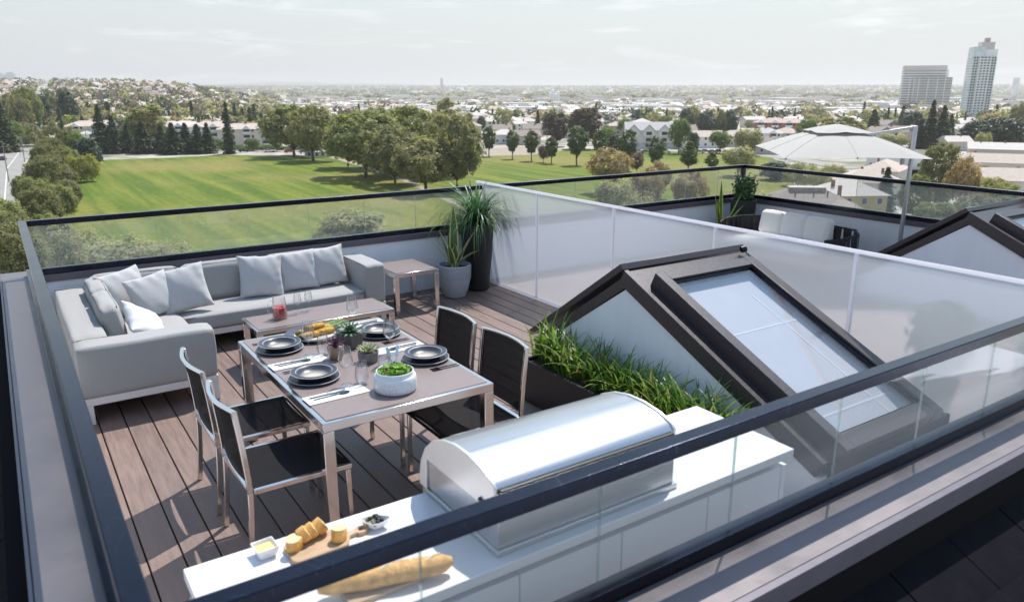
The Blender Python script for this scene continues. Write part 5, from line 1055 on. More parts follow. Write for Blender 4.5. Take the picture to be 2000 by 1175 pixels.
# hillside rows of houses on the left
cand = []
d = 440
while d < 1900:
    wdeg = math.degrees(19 / d); az = -1.5 + rg.uniform(0, wdeg)
    while az < 17.5:
        if not (d < 520 and az < 4.6): cand.append((d + rg.uniform(-5, 5), az))
        az += wdeg * rg.uniform(.92, 1.25)
    d += 36 if int(d / 36) % 2 else 27
def pol(d, az): return d * math.sin(R(az)), d * math.cos(R(az))
cand = [c for c in cand if not (c[1] > 12 and c[0] > 1200)]
far_h = MB(); far_mats = [WC['white'], RC['tan'], RC['pale'], RC['rosy'], RC['brown']]
nH = 0
for k, (d, az) in enumerate(cand):
    x, y = pol(d, az); av = abs(x - (24 if d < 700 else 24 + (d - 700) * .08)) 
    if av < 12: continue
    z = terrain(x, y); me, st, wm, rm = HM[rg.randrange(len(HM))]; rz = R(-az) + rg.choice((0, math.pi / 2)) + rg.uniform(-.12, .12)
    if nH < 260:
        nH += 1; sec = 'close behind the spruce row' if d < 560 else ('on the lower hillside' if d < 800 else 'on the upper hillside'); sec2 = 'left' if az < 6 else ('middle' if az < 11 else 'right')
        inst('house', me, (x, y, z), rz, rg.uniform(.9, 1.1), '%s %s house with %s roof %s, %s part' % (st, wm, rm, sec, sec2), 'house', 'houses on the left hillside')
    else:
        M4 = Matrix.Translation((x, y, z)) @ Matrix.Rotation(rz, 4, 'Z'); w, l = rg.uniform(11, 15), rg.uniform(9, 12); b = MB(); b.box(-w / 2, w / 2, -l / 2, l / 2, -2, 5.6); b.cur = rg.randrange(1, 5); roof_geo(b, w, l, 5.6, 2.4, True); b.v = [tuple(M4 @ Vector(v)) for v in b.v]
        o_ = len(far_h.v); far_h.v += b.v; far_h.f += [tuple(i + o_ for i in f) for f in b.f]; far_h.mi += b.mi
o = far_h.build('distant_houses', far_mats); tag(o, 'mass of tiny roofs near the top of the left hillside', 'houses', kind='stuff')
# apartment blocks behind the spruce row
def apartment(px, base, w, l, h, lab, wm='cream', rm='tan', rz=None, floors=3):
    x, y = G(px, base); t = thing('apartment_block', lab, 'building', (x, y, terrain(x, y)), -math.atan2(x, y) if rz is None else rz)
    MB().box(-w / 2, w / 2, -l / 2, l / 2, -2, h).build('wall', WC[wm], t); b = MB(); roof_geo(b, w, l, h, 2.4, True, .7); rf = b.build('roof', RC[rm], t)
    nb = max(2, int(w / 7))
    for i in range(nb):
        gx = -w / 2 + w * (i + .5) / nb
        m = MB(); m.prism([(gx - 2.2, h - .2), (gx + 2.2, h - .2), (gx, h + 1.7)], 'y', -l / 2 - 1.2, -l / 2 + 2); m.build('gable', WC['white'], t)
        for fl in range(floors):
            z = .4 + fl * h / floors; bal = MB().box(gx - 1.9, gx + 1.9, -l / 2 - 1.3, -l / 2, z, z + .18); bal.box(gx - 1.9, gx + 1.9, -l / 2 - 1.3, -l / 2 - 1.2, z + .18, z + 1.1); bal.build('balcony', WC['white'], t)
            wn = MB().box(gx - 1.4, gx + 1.4, -l / 2 - .06, -l / 2 + .02, z + .3, z + 2.3).build('window', M_win, t)
            MB().box(gx + 2.3, gx + 3.2, -l / 2 - .06, -l / 2 + .02, z + 1, z + 2.2).build('window', M_win, t)
    for i in range(3): MB().box(-w * .3 + w * .28 * i, -w * .3 + w * .28 * i + 1, -.6, .4, h + 1.2, h + 3).build('chimney', M_chim, rf)
    return t
apartment(190, 283, 26, 13, 8.5, 'long cream apartment block at the left behind the spruces'); apartment(262, 281, 22, 13, 9, 'cream apartment block with white gables behind the spruces', rm='pale'); apartment(352, 282, 26, 13, 8.5, 'apartment block with white balconies left of the tall spruce', rm='pale', wm='white'); apartment(420, 284, 22, 13, 9, 'white apartment block with gables beside the tall spruce', wm='white', rm='tan'); apartment(484, 286, 26, 13, 8.5, 'apartment block with balconies between tall spruce and maples', wm='cream', rm='tan'); apartment(228, 270, 24, 14, 8.5, 'tan roofed block behind the first apartment row', rm='tan'); apartment(320, 272, 22, 13, 8.5, 'pale roofed block in the second apartment row', rm='pale'); apartment(395, 270, 24, 14, 8.5, 'white block behind the tall spruce', rm='pale', wm='white')
# shelter by the maples
sh = inst('park_shelter', small_house(9, 6, 2.6, 1.3, True, 'beige', 'grey'), (*G(622, 307), GZ), .3, 1, 'low brown park building between the maple trunks', 'building')
# townhouse row
def townhouses(px, base, n, lab):
    x, y = G(px, base); t = thing('townhouse_row', lab, 'building', (x, y, GZ), -math.atan2(x, y) + .12); w = 7.2
    MB().box(-n * w / 2, n * w / 2, -6, 6, -1, 8.4).build('wall', WC['white'], t); b = MB(); roof_geo(b, n * w, 12, 8.4, 3.6, False, .4); rf = b.build('roof', RC['grey'], t)
    for i in range(n):
        gx = -n * w / 2 + w * (i + .5); m = MB(); m.prism([(gx - 2.6, 5.6), (gx + 2.6, 5.6), (gx + 2.6, 8.2), (gx, 10.6), (gx - 2.6, 8.2)], 'y', -7.2, -6.003); m.build('gable', WC['white'], t)
        m = MB(); m.prism([(gx - 2.9, 8.0), (gx, 10.75), (gx + 2.9, 8.0), (gx + 2.9, 8.3), (gx, 11.05), (gx - 2.9, 8.3)], 'y', -7.5, -4); m.build('gable_roof', RC['grey'], rf)
        for z in (.6, 3.2, 6.2): MB().box(gx - 1.3, gx + 1.3, (-7.24 if z > 5 else -6.05), (-7.19 if z > 5 else -5.99), z, z + 1.5).build('window', M_win, t)
        MB().box(gx - 2.8, gx + 2.8, -8, -6.01, 2.5, 2.75).build('porch', WC['beige'], t)
    return t
townhouses(1278, 288, 4, 'row of white gabled townhouses behind the young trees')
apartment(1525, 270, 30, 14, 9, 'brick and cream low apartment block left of the parasol', wm='brick', rm='rosy'); apartment(1492, 282, 16, 12, 6, 'small pale apartment house in front of the brick block', rm='grey', wm='white', floors=2)
# nearer houses with their parts
def villa(px, base, w, l, h, rh, rz, lab, rm='tan', wm='white', hip=True, chim=((.2, 0),), wins=True, flat=False, wing=None):
    x, y = G(px, base); t = thing('house', lab, 'house', (x, y, GZ), rz)
    wl = MB().box(-w / 2, w / 2, -l / 2, l / 2, -1, h).build('wall', WC[wm], t); b = MB(); roof_geo(b, w, l, h, rh, hip, .6); rf = b.build('roof', RC[rm], t)
    if flat:
        MB().box(-w * .2, w * .2, -l * .13, l * .13, h + rh * .75, h + rh + .05).build('roof_deck', RC['brown'], rf, bevel=.05, seg=1); MB().box(-w * .19, w * .19, -l * .12, l * .12, h + rh + .06, h + rh + .1).build('roof_deck_top', RC['pale'], rf)
        MB().bar((w * .33, -l * .1, h + rh * .52), (w * .33, -l * .28, h + rh * .28), .8, .15).build('roof_window', RC['white'], rf)
        for q in (-.15, 0.05, .2): MB().tube([(w * q, -l * .22, h + rh * .4), (w * q, -l * .22, h + rh * .85)], .16, 8).build('vent_pipe', M_chim, rf)
    for cx, cy in chim: MB().box(w * cx - .3, w * cx + .3, l * cy - .28, l * cy + .28, h, h + rh * (1 - abs(cy)) + .7).build('chimney', M_chim, rf)
    for s in (-1, 1):
        for i in range(max(2, int(w / 3.2))):
            gx = -w / 2 + w * (i + .5) / max(2, int(w / 3.2))
            for z in ((1.0, 3.8) if h > 5 else (1.0,)):
                f = MB().box(gx - .62, gx + .62, s * l / 2 - .05, s * l / 2 + .05, z, z + 1.4).build('window', WC['white'], t); MB().box(gx - .5, gx + .5, s * l / 2 - .07, s * l / 2 + .07, z + .12, z + 1.28).build('pane', M_win, f)
        for z in ((1.0, 3.8) if h > 5 else (1.0,)):
            f = MB().box(s * w / 2 - .05, s * w / 2 + .05, -.8, .8, z, z + 1.4).build('window', WC['white'], t); MB().box(s * w / 2 - .07, s * w / 2 + .07, -.68, .68, z + .12, z + 1.28).build('pane', M_win, f)
    MB().box(-w / 2 - .06, -w / 2 + .03, l * .2, l * .2 + 1, 0, 2.1).build('door', M_chim, t)
    return t
villa(1565, 452, 17, 11, 5.6, 3.0, R(-38), 'brown hip-roofed house with a flat ridge deck, closest below the right rail', 'brown', 'beige', flat=True, chim=((.42, .2),))
villa(1645, 428, 13, 10, 5.8, 2.6, R(-30), 'yellow walled house with a pale roof behind the rail', 'pale', 'yellow', chim=((-.3, -.2),))
villa(1640, 470, 9, 7, 3, 1.6, R(-32), 'low garage with a pinkish roof beside the yellow house', 'rosy', 'white', chim=())
villa(1690, 390, 15, 11, 5, 2.6, R(-52), 'tan roofed house with two chimneys below the parasol', 'tan', 'white', chim=((-.1, .1), (.2, -.1)))
villa(1722, 362, 16, 10, 5, 2.4, R(20), 'rosy tan house right behind the two-chimney one', 'tan', 'beige', chim=((.1, .2),))
villa(1745, 330, 15, 10, 4.6, 2.2, R(-20), 'pale hip-roofed house behind the umbrella arm', 'pale', 'white', chim=((-.2, 0), (.3, 0)))
villa(1960, 345, 19, 10, 4.8, 2.4, R(-58), 'long tan gabled house at the right edge with a brick chimney', 'tan', 'beige', hip=False, chim=((.3, .1),))
villa(1985, 385, 18, 11, 4.8, 2.6, R(-50), 'grey tan gabled house nearest the right edge', 'tan', 'white', hip=False, chim=((0, .2), (.3, 0)))
villa(1945, 315, 20, 11, 5, 2.2, R(-60), 'wide pale roofed house below the dark hedge trees', 'pale', 'beige', hip=False, chim=((.1, 0), (-.3, 0)))
villa(1895, 330, 12, 9, 3.6, 2.0, R(-40), 'small brown roofed house left of the long gables', 'rosy', 'white', chim=((.1, .1),))
villa(1888, 362, 10, 8, 3.2, 1.8, R(-45), 'small pale garage house with a pyramid roof', 'pale', 'white', chim=())
villa(1862, 294, 11, 9, 4.4, 2.2, R(-35), 'beige gabled house at the head of the right street', 'pale', 'beige', hip=False)
villa(1378, 288, 14, 10, 5.4, 2.6, R(-30), 'white gabled house right of the townhouses', 'tan', 'white', hip=False)
villa(1432, 286, 14, 10, 5.2, 2.6, R(-38), 'tan hip-roofed house behind the neat round tree', 'tan', 'beige')
villa(1490, 300, 13, 10, 4.8, 2.6, R(-40), 'brown pyramid-roofed house left of the parasol', 'brown', 'beige')
villa(1025, 282, 14, 10, 4.6, 2.6, R(-20), 'brown gabled house behind the young upright trees', 'brown', 'beige', hip=False)
villa(985, 280, 13, 10, 4.8, 2.4, R(-20), 'pale house left of the brown gabled one', 'pale', 'white')
for i in range(34):
    px = 1500 + (i * 71 % 480); b_ = 246 + (i * 23 % 36)
    if 1790 < px < 1860 or 1895 < px < 1990: b_ = 250 + (i % 3) * 4
    me, st, wm, rm = HM[i % len(HM)]; x, y = G(px, b_); inst('house', me, (x, y, GZ), rg.uniform(0, 3), 1, '%s %s house with %s roof among trees on the right' % (st, wm, rm), 'house', 'houses among the trees on the right')
for i in range(95):
    d = 420 + (i * 37 % 260); az = 18 + (i * 29 % 97) / 97 * 30
    if d < 470 and az < 24: d += 90
    x, y = pol(d, az); me, st, wm, rm = HM[(i * 3) % len(HM)]
    if i % 3: inst('house', me, (x, y, GZ), R(-30) + (i % 2) * math.pi / 2, .95, '%s %s house with %s roof beyond the park street, %s' % (st, wm, rm, 'left' if az < 28 else ('centre' if az < 38 else 'right')), 'house', 'houses beyond the park street')
    else: tree(('roundm', 'round', 'roundp', 'hedge', 'brown', 'spruce2')[(i // 3) % 6], x, y, 7 + i % 6, 6 + i % 5, 'street_tree', '%s among the houses beyond the park street, %s' % (('olive tree', 'green tree', 'pale tree', 'dark tree', 'bronze tree', 'grey fir')[(i // 3) % 6], 'left' if az < 28 else ('centre' if az < 38 else 'right')), 'trees among the houses beyond the park street')
# ------------------------------------------------------------------ towers on the right
M_ribbon = mk('ribbon_window', (.24, .26, .26), .15, var=.2, scale=.2); M_green = mk('green_glass', (.52, .60, .58), .15, var=.25, scale=.15); M_towerw = mk('tower_white', (.78, .77, .74), .7, var=.03)
x, y = G(1800, 213); ob2 = thing('office_block', 'broad beige office block with stacked window bands', 'building', (x, y, GZ), -math.atan2(x, y) + R(8))
MB().box(-30, 30, 6, 24, 0, 56.5).build('core', M_towerw, ob2); MB().box(-30, 27, 4, 24.5, 56.6, 62).build('parapet_band', WC['beige'], ob2)
MB().box(-16, 33, -12, 5.9, 0, 45).build('front_wing', WC['beige'], ob2)
for f in range(15):
    z = 3 + f * 3.6; MB().box(-29.5, 26.5, 5.6, 5.95, z, z + 1.7).build('window_band', M_ribbon, ob2)
    if z < 43:
        MB().box(-15.5, 32.5, -12.3, -12.01, z, z + 1.8).build('window_band', M_ribbon, ob2); MB().box(-16.6, 33.6, -12.8, -12.01, z + 2.1, z + 2.5).build('floor_edge', M_towerw, ob2); MB().box(33.01, 33.3, -11.5, 5.5, z, z + 1.8).build('window_band', M_ribbon, ob2)
    MB().box(-30.4, -30.01, 7, 23, z, z + 1.7).build('window_band', M_ribbon, ob2)
for q in (-22, -10, 2, 14, 24): MB().box(q - .5, q + .5, -12.9, -12.31, 0, 44).build('pier', M_towerw, ob2)
x, y = G(1900, 235); tw = thing('residential_tower', 'tall pale glass apartment tower, the highest building in view', 'building', (x, y, GZ), -math.atan2(x, y) + R(16))
MB().box(-11.5, 10.5, -10, 10, 0, 60).build('shaft', M_green, tw); MB().box(-9, 11, -8, 9, 60.02, 68).build('upper_block', M_towerw, tw); MB().box(-11.6, 0, -9, 9, 60.04, 70.5).build('upper_block', M_green, tw); MB().box(-4, 8, -6, 7, 68.02, 75).build('penthouse', WC['beige'], tw); MB().box(0, 4, -3, 3, 75.02, 79).build('machine_room', RC['rosy'], tw); MB().box(-14, 15, -13, 12, 0, 7).build('podium', M_towerw, tw)
for f in range(22):
    z = 5 + f * 2.55
    MB().box(-11.7, -5, -10.9, -10.01, z, z + .35).build('balcony', M_towerw, tw); MB().box(4.5, 10.9, -10.9, -10.01, z, z + .35).build('balcony', M_towerw, tw); MB().box(-12.6, -11.51, -9.8, 9, z, z + .35).build('balcony', M_towerw, tw); MB().box(10.51, 11.4, -9.5, 9, z, z + .35).build('balcony', M_towerw, tw)
    MB().box(-4.9, 4.4, -10.25, -10.01, z, z + .9).build('spandrel', M_towerw, tw)
    for q in (-4, -.6, 2.6): MB().box(q, q + 1.5, -10.12, -10.01, z + 1.0, z + 2.3).build('window', M_win, tw)
    for q in (-10.6, -8.2, 6.0, 8.4): MB().box(q, q + 1.4, -10.12, -10.01, z + .6, z + 2.2).build('window', M_win, tw)
for q in (-5.4, 4.4): MB().box(q, q + .9, -10.6, -10.02, 0, 60).build('pier', M_towerw, tw)
tw.scale = (.86, .9, .91)
# ------------------------------------------------------------------ the industrial plain
WH = []
for i, (w, l, h, rm) in enumerate(((70, 34, 8, 'white'), (52, 30, 7, 'pale'), (90, 40, 9, 'white'), (44, 26, 7, 'grey'), (60, 36, 8, 'tan'), (34, 22, 6, 'rosy'))):
    b = MB(); b.box(-w / 2, w / 2, -l / 2, l / 2, -1, h); b.cur = 1; b.box(-w / 2 - .2, w / 2 + .2, -l / 2 - .2, l / 2 + .2, h + .01, h + .6); b.cur = 2
    for k in range(int(w / 7)): q = -w / 2 + 3 + k * 7; b.box(q, q + 3.6, -l / 2 - .1, -l / 2 - .01, .2, 4); 
    b.cur = 0
    for k in range(4): b.box(-w * .35 + k * w * .2, -w * .35 + k * w * .2 + 3, -2, 1, h + .61, h + 2)
    WH.append((b.mesh('warehouse', [WC[('cream', 'beige', 'white', 'beige', 'cream', 'brick')[i]], RC[rm], M_win]), rm))
rg = random.Random(21); nW = 0; far_w = MB(); fm = [WC['cream'], RC['white'], RC['pale'], RC['grey'], RC['tan']]
d = 560
while d < 5200:
    step = math.degrees((76 if d < 1500 else 110) / d); az = 14 + rg.uniform(0, step)
    while az < 70:
        a2 = az + rg.uniform(-.2, .2) * step
        lim = 680 if a2 > 46 else 640
        if d > lim and not (abs(a2 - 60.5) < 3 and d > 620 and d < 820) and not (d > 980 and d < 1260 and 55 < a2 < 61.5) and rg.random() < .8:
            x, y = pol(d + rg.uniform(-12, 12), a2); rz = R(-25) + rg.choice((0, math.pi / 2)); z = terrain(x, y)
            if nW < 150:
                nW += 1; me, rm = WH[rg.randrange(len(WH))]; inst('warehouse', me, (x, y, z), rz, rg.uniform(.6, .95), 'low flat warehouse with %s roof on the plain, %s %s' % (rm, 'nearer' if d < 800 else 'further', 'left' if a2 < 30 else ('centre' if a2 < 45 else 'right')), 'warehouse', 'warehouses on the plain')
            else:
                M4 = Matrix.Translation((x, y, z)) @ Matrix.Rotation(rz, 4, 'Z'); w, l, h = rg.uniform(40, 120), rg.uniform(25, 50), rg.uniform(6, 11); b = MB(); b.box(-w / 2, w / 2, -l / 2, l / 2, -1, h); b.cur = rg.randrange(1, 5); b.box(-w / 2, w / 2, -l / 2, l / 2, h + .01, h + .8); b.v = [tuple(M4 @ Vector(v)) for v in b.v]
                o_ = len(far_w.v); far_w.v += b.v; far_w.f += [tuple(i + o_ for i in f) for f in b.f]; far_w.mi += b.mi
        az += step * rg.uniform(.9, 1.3)
    d *= 1.062
o = far_w.build('distant_warehouses', fm); tag(o, 'far off industrial sheds across the plain below the horizon', 'buildings', kind='stuff')
far_p = MB()
for k in range(1500):
    d = 600 * math.exp(rg.random() * 1.35); az = rg.uniform(13, 71)
    if (abs(az - 60.5) < 3 and d < 820) or (980 < d < 1260 and 55 < az < 61.5): continue
    x, y = pol(d, az); z = terrain(x, y); M4 = Matrix.Translation((x, y, z)) @ Matrix.Rotation(R(-25) + rg.choice((0, math.pi / 2)), 4, 'Z'); w, l, h = rg.uniform(9, 16), rg.uniform(8, 12), rg.uniform(3.5, 6); b = MB(); b.box(-w / 2, w / 2, -l / 2, l / 2, -1, h); b.cur = rg.randrange(1, 5); roof_geo(b, w, l, h, 2.2, rg.random() < .6); b.v = [tuple(M4 @ Vector(v)) for v in b.v]
    o_ = len(far_p.v); far_p.v += b.v; far_p.f += [tuple(i + o_ for i in f) for f in b.f]; far_p.mi += b.mi
o = far_p.build('distant_houses', [WC['cream'], RC['tan'], RC['pale'], RC['rosy'], RC['white']]); tag(o, 'carpet of tiny houses between the sheds on the plain', 'houses', kind='stuff')
# sawdust heaps, silo plant, water tower frame, smokestack
M_saw = mk('sawdust', (.55, .42, .27), .95, var=.12, scale=.1); M_saw2 = mk('red_chips', (.45, .27, .18), .95, var=.12, scale=.1)
for px, w, h, m_, lab in ((1228, 70, 8.5, M_saw, 'pale sawdust heap on the plain'), (1275, 48, 7.5, M_saw2, 'reddish wood chip heap beside the sawdust')):
    x, y = G(px, 213); b = MB(); n_ = 24; vs = []
    for r_, z_ in ((1, 0), (.72, .55), (.45, .92), (.2, 1)):
        for k in range(n_): a = 6.283 * k / n_; rr = w / 2 * r_ * (1 + .14 * math.sin(3 * a + r_ * 5) + .1 * math.sin(7 * a + r_ * 11)); vs.append((rr * math.cos(a), rr * .6 * math.sin(a), h * z_ * (1 + .08 * math.sin(4 * a))))
    vs.append((0, 0, h)); b.add(vs, [(i * n_ + k, i * n_ + (k + 1) % n_, (i + 1) * n_ + (k + 1) % n_, (i + 1) * n_ + k) for i in range(3) for k in range(n_)] + [(3 * n_ + k, 3 * n_ + (k + 1) % n_, 4 * n_) for k in range(n_)]); o = b.build('sawdust_heap', m_, smooth=True); o.location = (x, y, GZ); o.rotation_euler = (0, 0, -math.atan2(x, y)); tag(o, lab, 'heap')
x, y = G(1556, 201); t = thing('gantry_tower', 'pale steel frame tower standing on the plain', 'tower', (x, y, GZ), -math.atan2(x, y))
for sx in (-8, 8):
    for sy in (-3, 3): MB().bar((sx, sy, 0), (sx * .9, sy, 26), 1.0, 1.0, up=(1, 0, 0)).build('leg', M_towerw, t)
for z in (8, 16, 25): MB().box(-9, 9, -3.5, 3.5, z, z + 1.1).build('beam', M_towerw, t)
MB().box(-6, 6, -3, 3, 26.2, 30).build('head', M_towerw, t)
x, y = G(1082, 206); t = thing('silo_plant', 'cluster of pale silos above the bronze trees', 'silos', (x, y, GZ))
for i, (dx, h) in enumerate(((-9, 22), (-3, 27), (3, 20), (9, 24))): MB().tube([(dx, 0, 0), (dx, 0, h), (dx, 0, h + 2)], [2.8, 2.8, .8], 14).build('silo', M_towerw, t)
MB().box(-16, 16, 4, 16, 0, 11).build('shed', WC['beige'], t)
x, y = pol(5200, 28.8); t = inst('chimney_tower', MB().tube([(0, 0, 0), (0, 0, 95)], [10, 8], 12).mesh('chimney_tower', RC['grey']), (x, y, terrain(x, y)), 0, 1, 'lone far tower on the horizon left of centre', 'tower')
M_sky = mk('far_tower', (.42, .44, .46), .7, var=.05)
for i, (px, w, h) in enumerate(((4, 70, 120), (10, 45, 150), (17, 40, 200), (24, 40, 110), (33, 40, 115), (38, 45, 120))):
    az = 33.877 + math.degrees(math.atan((px - 1000) / 1484.8 / math.cos(R(15.45)))); az = .15 + .0385 * px; x, y = pol(6500, az); o = inst('skyscraper', MB().box(-w / 2, w / 2, -w / 2, w / 2, 0, h * .62).box(-w / 4, w / 4, -w / 4, w / 4, h * .6, h * .62 + h * .12).mesh('skyscraper', M_sky), (x, y, 38), 0, 1, 'faint skyscraper on the far left skyline, %s from the edge' % ['first', 'second', 'third, tallest', 'fourth', 'fifth', 'sixth'][i], 'tower', 'far skyline')
# bridge on the far right
x, y = G(1950, 203); t = thing('cable_bridge', 'far cable-stayed bridge over the river at the right', 'bridge', (x, y, GZ), -math.atan2(x, y) + .9)
MB().box(-120, 120, -6, 6, 14, 17).build('deck', M_towerw, t)
for q in (-40, 40):
    MB().box(q - 2, q + 2, -6, 6, 0, 52).build('pylon', M_towerw, t)
    for k in range(1, 6):
        for s in (-1, 1): MB().bar((q, 0, 50 - k), (q + s * k * 8, 0, 17), .5, .5).build('cable', M_towerw, t)
# ------------------------------------------------------------------ scattered trees
LO = {}
def lowtree(kind, seed):
    key = (kind, seed)
    if key not in LO:
        if kind == 'con': LO[key] = conifer_crown('far_conifer', 14, 3.2, .3, LM['spruce2'], seed, 900, .62)
        else: LO[key] = blob_crown('far_tree', 10, 5, .6, 10, 520, .62, LM[kind], seed, 'round', 26, .34)
    return LO[key]
KK = ['olive', 'maple2', 'con', 'hedge', 'green', 'brown', 'con', 'tan', 'pale']
NM = dict(olive='olive broadleaf tree', maple2='pale broadleaf tree', con='dark pointed conifer', hedge='dark rounded tree', green='fresh green tree', brown='bronze leaved tree', tan='tan leaved tree', pale='pale fluffy tree')
rg = random.Random(31); sc_l = []
for k in range(1500):
    d = 430 * math.exp(rg.random() * 1.45); az = rg.uniform(-2, 17.5); sc_l.append((d, az, 'hill'))
for k in range(2300):
    d = 470 * math.exp(rg.random() * 2.4); az = rg.uniform(14, 70)
    lim = 560 if az > 40 else 480
    if d < lim: d += 120
    q = math.sin(d / 90) + math.sin(az * 1.7 + d / 300)
    if q < -.1 and d < 3000: continue
    sc_l.append((d, az, 'plain'))
sc_l.sort(); fp, fn, fs, fi = {}, {}, {}, {}; cnt = dict(hill=0, plain=0)
allP = {m: ([], [], []) for m in ('olive', 'hedge', 'brown', 'pale')}; ng = np.random.default_rng(3)
for d, az, zone in sc_l:
    x, y = pol(d, az); z = terrain(x, y)
    if zone == 'hill' and abs(x - (24 if d < 700 else 24 + (d - 700) * .08)) < 8: continue
    kd = rg.choice(KK); s = rg.uniform(.55, 1.25)
    if cnt[zone] < 185:
        cnt[zone] += 1; me = lowtree(kd, rg.randrange(2)); w = ('between the hillside houses' if zone == 'hill' else 'on the industrial plain'); w2 = ('left' if az < 6 else 'right') if zone == 'hill' else ('left' if az < 30 else ('centre' if az < 48 else 'right'))
        inst('far_conifer' if kd == 'con' else 'far_tree', me, (x, y, z), rg.uniform(0, 6.28), (s, s, s * rg.uniform(.85, 1.25)), 'small %s %s, %s' % (NM[kd], w, w2), 'tree', 'scattered trees ' + w)
    else:
        m_ = rg.choice(('olive', 'hedge', 'brown', 'pale', 'olive', 'brown')); n_ = 46; h = 10 * s; dd = ng.normal(0, 1, (n_, 3)); dd /= np.linalg.norm(dd, axis=1, keepdims=True); P = dd * np.array([4.5 * s, 4.5 * s, h * .48]) * ng.uniform(.7, 1.05, (n_, 1)) + np.array([x, y, z + h * .5])
        allP[m_][0].append(P); allP[m_][1].append(dd); allP[m_][2].append(np.full(n_, 1.25 * s))
# far woods: belts of trees that read as one mass
for k in range(6500):
    u = rg.random(); d = 2300 * math.exp(u * 1.65); az = rg.uniform(-3, 71)
    if math.sin(az * .9 + d / 420) + math.sin(az * 2.3 - d / 700) + (d - 2300) / 2600 < .15: continue
    if az < 12 and d < 2400: continue
    x, y = pol(d, az); z = terrain(x, y); m_ = rg.choice(('olive', 'hedge', 'brown', 'pale')); s = 1 + d / 5200; n_ = 7
    dd = ng.normal(0, 1, (n_, 3)); dd /= np.linalg.norm(dd, axis=1, keepdims=True); dd[:, 2] = abs(dd[:, 2]) * .8 + .2
    allP[m_][0].append(dd * np.array([8 * s, 8 * s, 6.5 * s]) + np.array([x, y, z + 1])); allP[m_][1].append(dd); allP[m_][2].append(np.full(n_, 4.6 * s))
for m_, (P, Nn, S) in allP.items():
    me = leaf_mesh('distant_woods', np.concatenate(P), np.concatenate(Nn), np.concatenate(S), LM[m_], ng); o = bpy.data.objects.new('distant_woods', me); COL.objects.link(o); tag(o, {'olive': 'olive tree belts', 'hedge': 'dark tree belts', 'brown': 'bronze tree specks', 'pale': 'pale tree specks'}[m_] + ' spread over hillside and plain towards the horizon', 'woods', kind='stuff')
# far ridge on the horizon
b = MB(); K = 80; vs = []
for i in range(K + 1):
    az = -20 + 110 * i / K; hgt = 20 + 75 * max(0, math.exp(-((az - 19) / 8) ** 2)) + 40 * math.exp(-((az - 70) / 7) ** 2) + 10 * math.sin(az * .8) + 6 * math.sin(az * 2.3)
    for dd_, hh in ((13500, -30), (15500, 60 + hgt), (18500, 20)): x, y = pol(dd_, az); vs.append((x, y, hh))
b.add(vs, [(3 * i + q, 3 * i + 3 + q, 3 * i + 4 + q, 3 * i + 1 + q) for i in range(K) for q in range(2)]); struct(b.build('far_hills', mk('far_forest', (.06, .075, .05), .95, var=.3, scale=.002), smooth=True))
# ------------------------------------------------------------------ vehicles and poles
def car_mesh(col, pickup=False):
    b = MB(); L_ = 4.6 if not pickup else 5.4
    body = [(-L_ / 2, .35), (-L_ / 2 + .05, .85), (-L_ / 2 + (.4 if not pickup else 1.9), .95), (L_ / 2 - 1.2, .95), (L_ / 2 - .1, .78), (L_ / 2, .4)]
    b.prism(body, 'y', -.88, .88); c0 = -L_ / 2 + (.35 if not pickup else 1.9); b.cur = 1; b.prism([(c0, .952), (c0 + .55, 1.42), (L_ / 2 - 2.1, 1.44), (L_ / 2 - 1.3, .952)], 'y', -.76, .76); b.cur = 0; b.prism([(c0 + .5, 1.425), (L_ / 2 - 2.05, 1.445), (L_ / 2 - 2.1, 1.5), (c0 + .6, 1.49)], 'y', -.74, .74)
    me1 = b.mesh('car_body', [col, M_win]); w = MB()
    for sx in (-1, 1):
        for sy in (-.8, .8): pass
    return me1, L_
M_tyre = mk('tyre', (.02, .02, .02), .8, var=0); WHEEL = MB().tube([(0, -.11, 0), (0, .11, 0)], .33, 14).mesh('wheel', M_tyre); LAMP = MB().box(-.03, .03, -.16, .16, -.07, .07).mesh('headlight', mk('headlight', (.8, .8, .78), .2, var=0))
CARS = {}
def car(px, base, head, colname, lab, pickup=False):
    cols = dict(black=(.02, .02, .025), white=(.75, .75, .74), red=(.45, .03, .03), grey=(.25, .26, .28), silver=(.5, .5, .5), blue=(.05, .08, .16))
    key = (colname, pickup)
    if key not in CARS: CARS[key] = car_mesh(mk('paint_' + colname, cols[colname], .25, metal=.2, var=0, coat=.6), pickup)
    me, L_ = CARS[key]; x, y = G(px, base); t = thing('pickup_truck' if pickup else 'parked_car', lab, 'car', (x, y, terrain(x, y) + .17), head, 'vehicles on the streets'); child('body', me, t)
    for sx in (-.31, .31):
        for sy in (-.8, .8): child('wheel', WHEEL, t, (L_ * sx, sy, .33))
    for sy in (-.6, .6): child('headlight', LAMP, t, (L_ / 2 - .02, sy, .68))
fw_ = R(-6)
car(476, 298, fw_, 'black', 'black car parked right of the tall spruce'); car(526, 298, fw_ + math.pi, 'white', 'white pickup on the street left of the maples', True); car(566, 299, fw_, 'red', 'red car parked under the left maple'); car(594, 300, fw_, 'grey', 'grey car behind the maple trunk'); car(7, 314, R(80), 'black', 'dark car on the avenue at the left edge'); car(76, 256, R(85), 'grey', 'small car far up the avenue')
